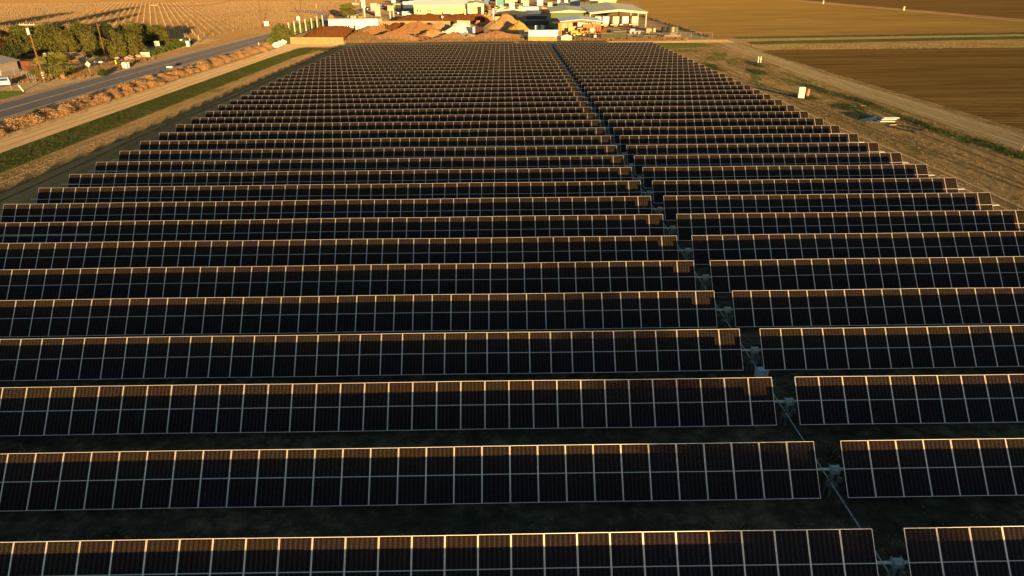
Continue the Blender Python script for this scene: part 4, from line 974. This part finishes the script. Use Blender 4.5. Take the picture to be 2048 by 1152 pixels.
for px_, bm_, cm_, l in ((1197, white, orange, 'leftmost white box truck under the carport, half hidden by the orange posts'), (1213, white, yellow, 'white box truck with yellow undercarriage under the carport'), (1233.5, cream, tan, 'cream box truck with tan undercarriage under the carport'), (1253, white, rust, 'white box truck with rust brown undercarriage under the carport'), (1272.5, cream, grey, 'rightmost cream box truck with grey bumper under the carport')):
    g = G(px_, 57); truck(l, (g.x, 298.5, 0), bm_, cm_)
# wheel loader
def loader(label, loc, rz, paint, bucket=True, boom=False):
    t = thing('wheel_loader' if not boom else 'yellow_digger', label, 'loader' if not boom else 'digger', loc, rz)
    b = MB(); b.prism([(-3.2, .9), (-3.3, 1.9), (-2.2, 2.15), (-.9, 2.1), (-.7, 1.3), (.3, 1.1), (.3, .7), (-2.6, .7)], -.95, .95); b.build('engine_body', paint, t)
    b = MB(); b.prism([(.4, .7), (.4, 1.7), (1.9, 1.5), (2.3, .8)], -.6, .6); b.build('front_frame', paint, t)
    b = MB(); b.box((-.35, 0, 2.95), (1.25, 1.3, .12)); [b.box((x, y_, 2.25), (.09, .09, 1.4)) for x in (-.9, .2) for y_ in (-.58, .58)]; cb = b.build('cab', paint, t)
    b = MB(); b.box((-.35, 0, 2.2), (1.05, 1.12, 1.2)); b.build('cab_glass', cglass, cb)
    for x in (-2.1, 1.3):
        for s_ in (-1, 1):
            b = MB(); b.tube((x, s_*.75, .78), (x, s_*1.2, .78), .78, n=18); wh = b.build('wheel', black, t)
            b = MB(); b.tube((x, s_*1.18, .78), (x, s_*1.23, .78), .38, n=12); b.build('hub', paint, wh)
    for s_ in (-1, 1):
        b = MB()
        if boom: b.tube((.6, s_*.1, 1.7), (2.6, s_*.1, 4.2), .18, n=6); b.tube((2.6, s_*.1, 4.2), (4.2, s_*.1, 2.0), .14, n=6)
        else: b.tube((.7, s_*.5, 1.7), (2.4, s_*.5, 1.9), .14, n=6); b.tube((2.4, s_*.5, 1.9), (3.1, s_*.5, .7), .13, n=6)
        b.build('lift_arm', paint, t)
    b = MB()
    if boom: b.prism([(3.9, 1.2), (4.5, 1.3), (4.5, 2.1), (4.1, 2.1)], -.4, .4)
    else: b.prism([(3.0, .15), (4.0, .1), (3.9, .2), (3.2, .35), (3.1, 1.2), (3.5, 1.55), (2.95, 1.2)], -1.25, 1.25)
    b.build('bucket', paint if not boom else rust, t)
    return t
loader('yellow wheel loader parked in front of the open machine shed', G(1160, 74)+Vector((0, .5, 0)), 0, yellow)
loader('second yellow loader with black tyres deeper inside the machine shed', G(1128, 68)+Vector((1.2, 1.5, 0)), R(205), yellow)
loader('small yellow digger working behind the orange heap', G(771, 62), R(170), yellow, boom=True)
loader('yellow loader beside the right corner of the annex', G(972, 38), R(40), yellow)
loader('small yellow loader at the foot of the palm', G(716, 42), R(20), yellow)
loader('orange digger with raised boom in the far machine row', G(975, 26), R(60), orange, boom=True)
# machinery behind loader: cream hopper, drum, orange frames
g = G(1183, 74); t = thing('cream_hopper', 'cream cone hopper on legs at the right end of the yellow loader', 'hopper', g)
b = MB(); b.tube((0, 0, 1.2), (0, 0, 2.2), .25, .95, 14); b.tube((0, 0, 2.2), (0, 0, 3.1), .95, n=14); b.build('drum', cream, t)
for x, y_ in ((-.7, -.7), (.7, -.7), (.7, .7), (-.7, .7)): b = MB(); b.tube((x, y_, 0), (x*.8, y_*.8, 2.2), .07, n=6); b.build('leg', cream, t)
g = G(1138, 66); t = thing('white_drum_mixer', 'white drum mixer between the two yellow loaders', 'mixer', g+Vector((0, 2, 0))); b = MB(); b.tube((-.4, 0, 3.0), (.5, 0, 3.7), .75, .45, 14); b.build('drum', white, t); b = MB(); [b.tube((x, y_, 0), (0, 0, 3.1), .07, n=6) for x in (-.8, .8) for y_ in (-.6, .6)]; b.build('frame', orange, t)
g = G(1165, 62); b = MB(); b.add([(-4.0, 0, 4.6), (2.2, 0, 4.6), (.5, .05, 3.4), (-4.0, .1, 3.0), (-4, .25, 4.6), (2.2, .25, 4.6), (.5, .3, 3.4), (-4, .35, 3.0)], [(0, 1, 2, 3), (7, 6, 5, 4), (0, 4, 5, 1), (1, 5, 6, 2), (2, 6, 7, 3), (3, 7, 4, 0)])
o = b.build('hanging_tarpaulin', white); o.location = (g.x, 263, 0); tag(o, 'white tarpaulin hanging behind the yellow loader in the machine shed', 'tarpaulin')
for i in range(3):
    g = G(1163+i*9, 66); t = thing('orange_conveyor', ['left orange machine frame hanging in the machine shed', 'middle orange machine frame in the machine shed', 'right orange machine frame at the edge of the machine shed'][i], 'machine', (g.x, 262+i*.5, 0))
    b = MB(); [b.tube((x, 0, 0), (x*.4, 0, 4.2), .1, n=6) for x in (-.9, .9)]; b.box((0, 0, 3.2), (1.6, .5, 1.2)); b.build('frame', orange, t); b = MB(); b.tube((-.5, -.3, 1.6), (.5, -.3, 2.6), .25, n=8); b.build('drum', rust, t)
g = G(1190, 78); t = thing('orange_jack', 'orange stand with a white wheel on the gravel by the wire fence', 'machine', g); b = MB(); b.tube((-.3, 0, 0), (0, 0, 2.6), .12, n=6); b.tube((.3, 0, 0), (0, 0, 2.6), .12, n=6); b.build('frame', orange, t); b = MB(); b.tube((0, -.3, .8), (0, -.1, .8), .45, n=14); b.build('wheel', white, t)
# flatbed pickup with drums
g = G(1343, 76); car('old flatbed pickup with a tan load at the right end of the wire fence', g, R(4), mat('faded_white_paint', (.22, .16, .10), .6, .3), 'pickup', cat='truck')
dc = [('black', black), ('black', black), ('pale', tan), ('yellow striped', yellow)]
dl = ['leftmost black drum standing behind the flatbed pickup', 'second black drum behind the flatbed pickup, with a yellow edge', 'pale grey drum behind the flatbed pickup', 'rightmost olive drum behind the flatbed pickup']
for i, (px_, m) in enumerate(((1326, black), (1336, black), (1345, mat('pale_drum', (.28, .27, .22), .6, .1)), (1352, mat('olive_drum', (.12, .12, .035), .6, .1)))):
    g = G(px_, 66); t = thing('storage_drum', dl[i], 'drum', g, 0, 'drums behind the pickup'); b = MB(); b.tube((0, 0, 0), (0, 0, 2.1), .72, n=16); b.build('drum', m, t); b = MB(); b.tube((0, 0, 2.1), (0, 0, 2.16), .76, n=16); b.tube((0, 0, 1.0), (0, 0, 1.08), .76, n=16); b.build('hoop', m, t)
# fence of the yard with olive screen panels
wirefence('yard_fence', 'tall wire mesh fence between the array and the sand yard', [(-52, 242.5), (8, 241.2)], 2.0, rail_m, 3.4, wires=6)
wirefence('yard_fence', 'wire mesh fence between the machine shed and the pickup', [(24, 244), (70, 243)], 2.0, rail_m, 3.4, wires=6)
wirefence('field_fence', 'low dotted fence along the left edge of the brown field', [(70.5, 246), (71.5, 440)], 1.2, mat('dark_stake', (.16, .10, .05), .9, .2), 4.0, wires=3)
sm = mat('olive_screen', (.075, .07, .03), .9, .2, 1)
for i, (xa, xb, h) in enumerate(((1199, 1223, 2.1), (1224, 1249, 2.6), (1252, 1262, 1.5), (1286, 1312, 1.2))):
    a, c = G(xa, 78), G(xb, 78); t = thing('screen_panel', ['left olive windscreen panel on the wire fence', 'tallest olive windscreen panel on the wire fence', 'short olive windscreen panel on the wire fence', 'low dark windscreen panel near the pickup'][i], 'screen', (a.x, 243.2, 0))
    n_ = int((c.x-a.x)/.5); b = MB()
    for j in range(n_): b.box(((j+.5)*(c.x-a.x)/n_, 0, h/2), ((c.x-a.x)/n_-.04, .05+.02*(j % 2), h))
    b.build('slats', sm, t); b = MB(); b.box(((c.x-a.x)/2, 0, h+.03), (c.x-a.x, .08, .06)); b.build('top_rail', rail_m, t)
# shade-side things in the middle
for i, (px_, l) in enumerate(((1073, 'left one of the two pale grey crates in the shade'), (1085, 'right one of the two pale grey crates in the shade'))):
    g = G(px_, 60); t = thing('pallet_crate', l, 'crate', g, 0, 'pale crates in the shade'); b = MB(); b.box((0, .6, .95), (1.25, 1.1, 1.5)); b.build('box', mat('pale_grey_crate', (.55, .55, .58), .6, .06), t); b = MB(); b.box((0, .6, .1), (1.3, 1.2, .18)); b.build('pallet', wood, t)
    for z in (.6, 1.0, 1.4): b = MB(); b.box((0, .03, z), (1.27, .04, .05)); b.build('bar', rail_m, t)
def container(label, q, w_, h, m, d=2.5, rz=0.0, group='containers and boxes in the far yard'):
    t = thing('storage_container', label, 'container', G(*q), rz, group); b = MB(); n_ = max(4, int(w_/.5))
    b.box((0, d/2, h/2+.1), (w_, d, h)); b.build('body', m, t)
    b = MB(); [b.box((-w_/2+(j+.5)*w_/n_, -.03, h/2+.1), (w_/n_*.45, .06, h*.86)) for j in range(n_)]; b.build('ribs', m, t)
    b = MB(); b.box((0, d/2, h+.13), (w_+.08, d+.08, .06)); b.build('roof', mat('container_roof', (.45, .42, .36), .7, .15), t)
dgrey = mat('dark_container', (.06, .055, .055), .7, .15)
container('dark grey container in the shade left of the green building', (1063, 44), 5.0, 2.6, dgrey)
container('dark brown container in the shade touching the green building', (1083, 44), 5.0, 2.6, mat('brown_container', (.09, .06, .05), .7, .15))
container('long low grey tank wall in the shade in front of the dark containers', (1072, 50), 10.0, 1.8, mat('dark_slate_tank', (.07, .08, .085), .6, .1))
# far yard: containers, trucks, machines
FY = [('container', (1000, 14), 5, 4.5, teal, 'teal container at the back of the yard behind the orange digger'), ('container', (974, 12), 4, 4, blue, 'blue grey container beside the upper yellow building'),
      ('container', (1024, 12), 4, 5, cream, 'cream tall box unit left of the small white box in the far yard'), ('container', (996, 10), 3, 4.0, white, 'white square box unit just right of the teal container'),
      ('container', (1024, 22), 2.8, 4.2, white, 'upright white box unit in the middle of the far yard'), ('container', (1052, 14), 4, 4, cream, 'cream box unit second from the small far building'),
      ('container', (1080, 11), 4.2, 4.4, white, 'white box unit near the slate blue tall container'), ('container', (1100, 15), 3, 3, cream, 'low cream box unit left of the pair of tall white boxes'),
      ('container', (1119, 12), 3, 5, white, 'left one of the pair of tall white boxes'), ('container', (1132, 10), 2.6, 5, white, 'right one of the pair of tall white boxes'),
      ('container', (1150, 14), 6.5, 5.5, mat('slate_container', (.20, .26, .32), .6, .1), 'large slate blue container right of the tall white boxes'),
      ('container', (1143, 26), 6, 2.4, dgrey, 'low dark container behind the green building roof'), ('container', (1168, 24), 5, 3.2, mat('slate_container', (.2, .26, .32)), 'dark slate container left of the back shed'),
      ('container', (1010, 32), 12, 3.2, cream, 'long cream trailer behind the largest sand heap'), ('container', (1042, 31), 7, 3.0, cream, 'cream trailer right of the long cream trailer'),
      ('container', (1062, 22), 9, 2.2, white, 'long white flat boat shaped trailer in the far yard'), ('container', (1067, 29), 8, 2.0, white, 'long white trailer just below the boat shaped one'),
      ('container', (1108, 24), 6, 1.8, white, 'low white trailer left of the green building roof'), ('container', (1120, 31), 7, 1.6, tan, 'low tan trailer beside the green building roof'),
      ('container', (985, 34), 4.5, 3.2, mat('grey_dark_tank', (.16, .17, .15), .6, .1), 'dark grey box behind the white standing pipe'),
      ('container', (1220, 23), 9, 1.4, yellow, 'long yellow box on the ground in front of the back shed'),
      ('container', (818, 17), 8, 4.2, mat('pale_silver_box', (.6, .62, .62), .5, .05), 'left silver white trailer box left of the long yellow building'), ('container', (829, 15.5), 7, 4.2, mat('pale_silver_box', (.6, .62, .62)), 'right silver white trailer box left of the long yellow building'),
      ('container', (783, 22), 5, 3, tan, 'tan box unit on the asphalt right of the red car'), ('container', (794, 17), 5, 2.8, mat('lime_box', (.55, .6, .2), .6, .1), 'lime green box unit on the asphalt'),
      ('container', (787, 6), 3, 3.5, white, 'small white box unit on the far asphalt'), ('container', (748, 22), 4.0, 4.5, mat('mural_white', (.45, .36, .30), .6, .5, 1.2), 'left pinkish white tower box behind the flat white building'), ('container', (756, 33), 3.0, 6.0, mat('mural_white', (.7, .6, .52)), 'right pinkish white tower box behind the flat white building'),
      ('container', (871, 36), 4.0, 2.4, cream, 'small cream box in front of the long yellow building')]
for k_, q, w_, h, m, l in FY: container(l, q, w_, h, m)
# low equipment clutter in the far yard
rs = random.Random(77); cm = [rust, orange, tan, grey, yellow, red, white, dgrey, cream]
cn = ['rusty', 'orange', 'tan', 'grey', 'yellow', 'red', 'white', 'dark', 'cream']
def stackpile(label, q, m, kind, w_):
    g = G(*q)
    if kind == 0:
        b = MB(); [b.tube((-w_/2, j*.45, .25+(j % 2)*.3), (w_/2, j*.45, .25+(j % 2)*.3), .24, n=8) for j in range(5)]; nm, ct = 'pipe_stack', 'pipes'
    elif kind == 1:
        b = MB(); [b.box((rs.uniform(-w_/2, w_/2), rs.uniform(0, 2), rs.uniform(.3, 1.2)), (rs.uniform(.8, 1.8), 1.2, rs.uniform(.6, 1.6)), rz=rs.uniform(-.4, .4)) for j in range(7)]; nm, ct = 'crate_heap', 'crates'
    else:
        b = MB(); b.box((0, 1, .9), (w_, 1.8, .25)); [b.tube((x*w_*.35, y_, .5), (x*w_*.35, y_+.3, .5), .5, n=12) for x in (-1, 0, 1) for y_ in (0, 1.8)]; b.tube((w_/2, 1, .9), (w_/2+1.4, 1, .6), .1, n=6); b.box((-w_*.2, 1, 1.4), (w_*.4, 1.4, .8)); nm, ct = 'flatbed_trailer', 'trailer'
    o = b.build(nm, m); o.location = g; tag(o, label, ct, '%ss in the far yard' % nm.replace('_', ' '))
names = ['pipe stack', 'heap of crates', 'flatbed trailer']
i = 0
for row, yy_ in (('back', 17), ('middle', 21), ('middle front', 27), ('front', 34)):
    xs = list(range(984, 1160, 11)) if yy_ < 34 else list(range(980, 1050, 12))
    for j, px_ in enumerate(xs):
        k_ = rs.randrange(3); c_ = rs.randrange(9)
        stackpile('%s %s, %s from left in the %s row of the far yard' % (cn[c_], names[k_], ORD[j] if j else 'first', row), (px_+rs.uniform(-2, 2), yy_+rs.uniform(-1.5, 1.5)), cm[c_], k_, rs.uniform(3, 6)); i += 1
# cars and van on the left asphalt
car('white panel van parked left of the long yellow building', G(815, 32), 0, white, 'van', cat='van')
car('red car on the asphalt behind the pale posts', G(775, 13), 0, red, 'car')
for q, rz, m, l, k_ in (((758, 18), 0, white, 'white flatbed pickup on the asphalt behind the tower boxes', 'pickup'), ((757, 12), .2, mat('grey_car', (.35, .33, .3), .4, .1), 'grey car at the far edge of the asphalt', 'car'), ((741, 20), .1, white, 'small white car left of the tower boxes', 'car'), ((884, 36), 0, silver, 'silver pickup parked against the long yellow building', 'pickup'), ((899, 34), 0, mat('dark_car', (.05, .045, .04), .4, .1), 'dark car parked against the long yellow building', 'suv'), ((913, 34), .1, red, 'red car parked against the long yellow building', 'car'), ((711, 10), .3, mat('beige_car', (.6, .52, .38), .5, .1), 'beige car beside the palm crown', 'suv')):
    car(l, G(*q), rz, m, k_)
# stacked round things on wall, white ball
for q, l in (((797, 38), 'white ball lamp on a post in front of the van'), ((885, 47), 'small pink white ball lamp above the retaining wall')):
    t = thing('ball_lamp', l, 'lamp', G(*q)); b = MB(); b.tube((0, 0, 0), (0, 0, 2.6), .06, n=6); b.build('post', rail_m, t)
    o = rock(None, Vector((0, 0, 0)), .5, white, 5, 'globe', None, 1.0); o.parent = t; o.location = (0, 0, 2.4)
    for kk in list(o.keys()): del o[kk]

# ------------------------------------------------------------------ right side objects
g = G(1602, 197); t = thing('white_cabinet', 'white cabinet with two columns of square openings on the dirt', 'cabinet', g, R(-12))
b = MB(); b.box((0, .45, .95), (1.0, .9, 1.75)); b.build('body', white, t)
wm2 = mat('cream_square', (.62, .52, .34), .6, .15)
for i in range(4):
    for j in (-1, 1): b = MB(); b.box((j*.23, -.01, .38+i*.42), (.3, .06, .28)); b.build('square_panel', wm2, t)
b = MB(); b.box((0, .45, .05), (1.1, 1.0, .1)); b.build('base', grey, t); b = MB(); b.box((0, .45, 1.86), (1.06, .96, .06)); b.build('top', white, t)
g = G(1614, 193); t = thing('orange_barrel', 'slim orange barrel standing right behind the white cabinet', 'barrel', g); b = MB(); b.tube((0, 0, 0), (.12, 0, 1.35), .27, .24, n=12); b.build('body', orange, t)
for z in (.35, .8): b = MB(); b.tube((.09*z, 0, z), (.09*z, 0, z+.1), .29, n=12); b.build('band', mat('pale_orange_band', (.6, .3, .15), .6, .1), t)
for x, l in ((1516, 'left white post of the pair beside the farm track'), (1521, 'right white post of the pair beside the farm track')):
    postthing('white_post', l, 'post', (x, 125), 1.35, .13, white)
postthing('marker_post', 'thin pale stake at the right edge beside the farm track', 'post', (2043, 302), 1.6, .035, paleb, .1)
for i, (q, L_, rz, z) in enumerate((((1771, 244), 2.2, .03, .16), ((1774, 242), 2.3, .06, .32), ((1778, 241), 2.4, .04, .46))):
    b = MB(); b.box((0, 0, 0), (L_, .8, .08)); b.box((0, -.5, .0), (L_+.02, .06, .13)); o = b.build('white_board', mat('dusty_white_board', (.5, .48, .42), .6, .1)); g = G(*q); g.z = z; o.location = g; o.rotation_euler = (0, .01, rz)
    tag(o, ['lowest long white board of the stack on the dirt', 'middle long white board of the stack on the dirt', 'topmost long white board of the stack, reaching farthest right'][i], 'board', 'white boards of the stack')
b = MB()
for z in (.05, .24, .39): b.box((-.3, 0, z), (1.8, .12, .07)); b.box((-.3, .3, z), (1.8, .12, .07))
o = b.build('timber_bearers', wood); o.location = G(1778, 243); tag(o, 'short dark timber bearers between the stacked white boards', 'timber')
mound('blue_tarpaulin', 'dark blue plastic sheet heaped left of the white boards', G(1752, 240), 2.0, 1.2, .45, mat('dark_blue_plastic', (.03, .06, .11), .35, .3, 1, spec=.6), 21, cat='tarpaulin', rough=.25)
for q, L_, rz, l in (((1708, 213), 1.3, .1, 'left short pale plank lying on the weeds'), ((1728, 212), .9, -.1, 'right short pale plank lying on the weeds'), ((1790, 250), 1.8, .15, 'thin pale plank on the dirt in front of the white boards')):
    b = MB(); b.box((0, 0, .05), (L_, .16, .06)); b.box((L_*.2, .14, .03), (L_*.7, .1, .05), rz=.08); o = b.build('plank', tan); o.location = G(*q); o.rotation_euler = (0, 0, rz); tag(o, l, 'plank')
for i, q in enumerate(((1830, 265), (1848, 262))):
    o = rock(['left clod of brushwood and earth on the right-hand dirt', 'right clod of brushwood and earth on the right-hand dirt'][i], q, .42, mat('brushwood_brown', (.06, .042, .02), .95, .4, 4), 90+i, 'earth_clod', None, .5)
for i, q in enumerate(((1646, 8), (1807, 21))):
    t = thing('irrigation_standpipe', ['left cream standpipe on the far field boundary', 'right cream standpipe on the far field boundary'][i], 'standpipe', G(*q)); b = MB(); b.tube((0, 0, 0), (0, 0, 2.0), .6, .5, 10); b.build('pipe', cream, t); b = MB(); b.tube((0, 0, 2.0), (0, 0, 2.3), .65, .3, 10); b.build('cap', tan, t)
print('objects', len(S.collection.objects), 'vines', len(spots), 'tumbleweeds', cnt)

# tall trees beyond the left edge, plus one added unseen behind the camera: their long shadows fall across the vineyard and the first rows
for i, (tip, bx, rr_) in enumerate((((100, 30), -70, 7.5), ((248, 15), -60, 6.0), ((262, 26), -50, 4.5), ((205, 24), -75, 5.0))):
    g1 = G(*tip); vx, vy = 552, -57
    by = tip[1]+(vy-tip[1])*(bx-tip[0])/(vx-tip[0]); g0 = G(bx, by); dist = (g1-g0).length
    tree('roadside_tree', ['tall broad tree beyond the left edge, its shadow across the far vineyard', 'tallest tree beyond the left edge with the longest shadow', 'slim tall tree beyond the left edge', 'dense tall tree beyond the left edge'][i], g0, dist*math.tan(R(EL)), rr_, leaf_olive, 500+i, n=1500, size=.8, low=.35, group='trees beyond the left edge')
tree('added_shade_tree', 'unseen tree added behind the camera to shade the nearest rows', Vector((11+140*.2907, 20-140*.9568, 0)), 12.95, 5.6, leaf_olive, 520, n=3300, size=.28, low=.25, group='added shade trees behind the camera')

for i in range(46):
    u = i/45; p = Vector((70.6+1.2*u, 250+150*u**1.3, 0)); o = dk[i % 2].copy(); S.collection.objects.link(o)
    o.location = p+Vector((random.gauss(0, .3), random.uniform(-1, 1), 0)); o.scale = (random.uniform(.5, 1.1),)*3
    tag(o, 'low dark weed bush along the left edge of the brown field', 'shrub', 'weed bushes at the field edge')

o = hedge('undergrowth', 'dark undergrowth filling the gaps below the tree belt', [G(10, 108), G(60, 106), G(120, 103), G(180, 102), G(240, 98), G(300, 86)], 6.0, 4.8, leaf_dark, 61, 13000, .26, 'undergrowth')
o['kind'] = 'stuff'
o = hedge('undergrowth', 'brown green scrub between the farmhouse and the rusty shed', [G(36, 128), G(60, 122), G(90, 119)], 2.5, 1.5, leaf_red, 62, 1800, .14, 'undergrowth')
o['kind'] = 'stuff'

# wheel ruts on the dirt either side of the array
soil('rut_dirt', ((.10, .075, .035), (.15, .11, .052), (.20, .15, .075)), scale=.8, big=.2, bump=.05, bscale=3, edge=True, k=1.7)
soil('rut_sand', ((.26, .19, .095), (.32, .24, .125), (.38, .28, .155)), scale=.8, big=.2, bump=.05, bscale=3, edge=True, k=1.5)
for i, (x, w_, m, dx) in enumerate(((45.6, .8, 'rut_sand', .4), (47.4, .8, 'rut_sand', .4), (51.0, .6, 'rut_dirt', 1.6), (52.7, .6, 'rut_dirt', 1.6), (56.0, .5, 'rut_dirt', -1.5), (57.6, .5, 'rut_dirt', -1.5), (65.2, .7, 'rut_sand', 0), (68.4, .7, 'rut_sand', 0), (-50.6, .7, 'rut_dirt', .5), (-52.4, .7, 'rut_dirt', .5), (-55.2, .5, 'rut_sand', .2), (-66.4, .7, 'rut_sand', .2), (-68.6, .7, 'rut_sand', .2))):
    P1 = [(x+dx*math.sin(y_*.028+i*.3)+.25*math.sin(y_*.11), y_) for y_ in range(34, 226, 8)]
    sheet('wheel_rut', (P1, off(P1, w_)), MATS[m], .0285+.0006*i, 6, 120, (.45, .45, .02, .02))
# weeds in the shaded aisles
rs = random.Random(88)
pts = []
for k in range(-1, 8):
    for _ in range(420):
        cl = rs.uniform(-30, 36); pts.append((cl+rs.gauss(0, .6), Y0+k*P_+2.5+rs.gauss(0, .6)))
tufts('dry_grass', pts, leaf_straw, .13, label='thin dry weeds on the shaded soil between the panel rows', cat='grass', seed=89, blades=6, wid=.02)
tufts('dry_grass', [(rs.gauss(c_, 1.6), rs.uniform(238.5, 242)) for c_ in [rs.uniform(-50, 60) for _ in range(28)] for _ in range(60)], leaf_straw, 1.0, label='tall dry weed clumps against the yard fence', cat='grass', seed=90, wid=.07)
# small equipment among the heaps and in the yard
EQ = [((712, 70), 1, rust, 'rusty crate heap between the red brown heap and mulch heap', 2.5), ((752, 70), 0, grey, 'grey pipe stack at the foot of the low orange heap', 3.5), ((812, 79), 1, grey, 'grey crate heap in front of the big orange heap', 2.2),
      ((846, 80), 2, rust, 'rusty flatbed trailer parked before the tan sand heap', 3.6), ((888, 80), 1, dgrey, 'dark crate heap before the white gravel', 2.4), ((972, 70), 0, dgrey, 'dark pipe stack just right of the rusty hopper', 3.0),
      ((985, 74), 1, tan, 'tan crate heap behind the long low orange heap', 2.4), ((1049, 70), 2, grey, 'grey flatbed trailer left of the long white container', 4.0), ((1100, 62), 1, dgrey, 'dark crate heap at the foot of the green building', 3.0),
      ((960, 50), 2, orange, 'orange flatbed trailer in front of the rust red bins', 4.0), ((1205, 68), 1, rust, 'rusty crate heap on the gravel right of the machine shed', 2.6), ((1232, 66), 0, dgrey, 'dark pipe stack on the gravel before the carport', 4.0),
      ((1270, 68), 2, grey, 'grey flatbed trailer on the gravel before the carport', 4.5), ((1302, 66), 1, tan, 'tan crate heap left of the black drums', 2.4), ((740, 48), 1, orange, 'orange crate heap behind the flat white building', 3.0),
      ((800, 48), 0, rust, 'rusty pipe stack behind the retaining wall', 4.0), ((846, 35), 1, tan, 'tan crate heap by the left end of the long yellow building', 3.0), ((925, 35), 1, rust, 'rusty crate heap by the right end of the long yellow building', 3.0)]
for q, k_, m, l, w_ in EQ: stackpile(l, q, m, k_, w_)
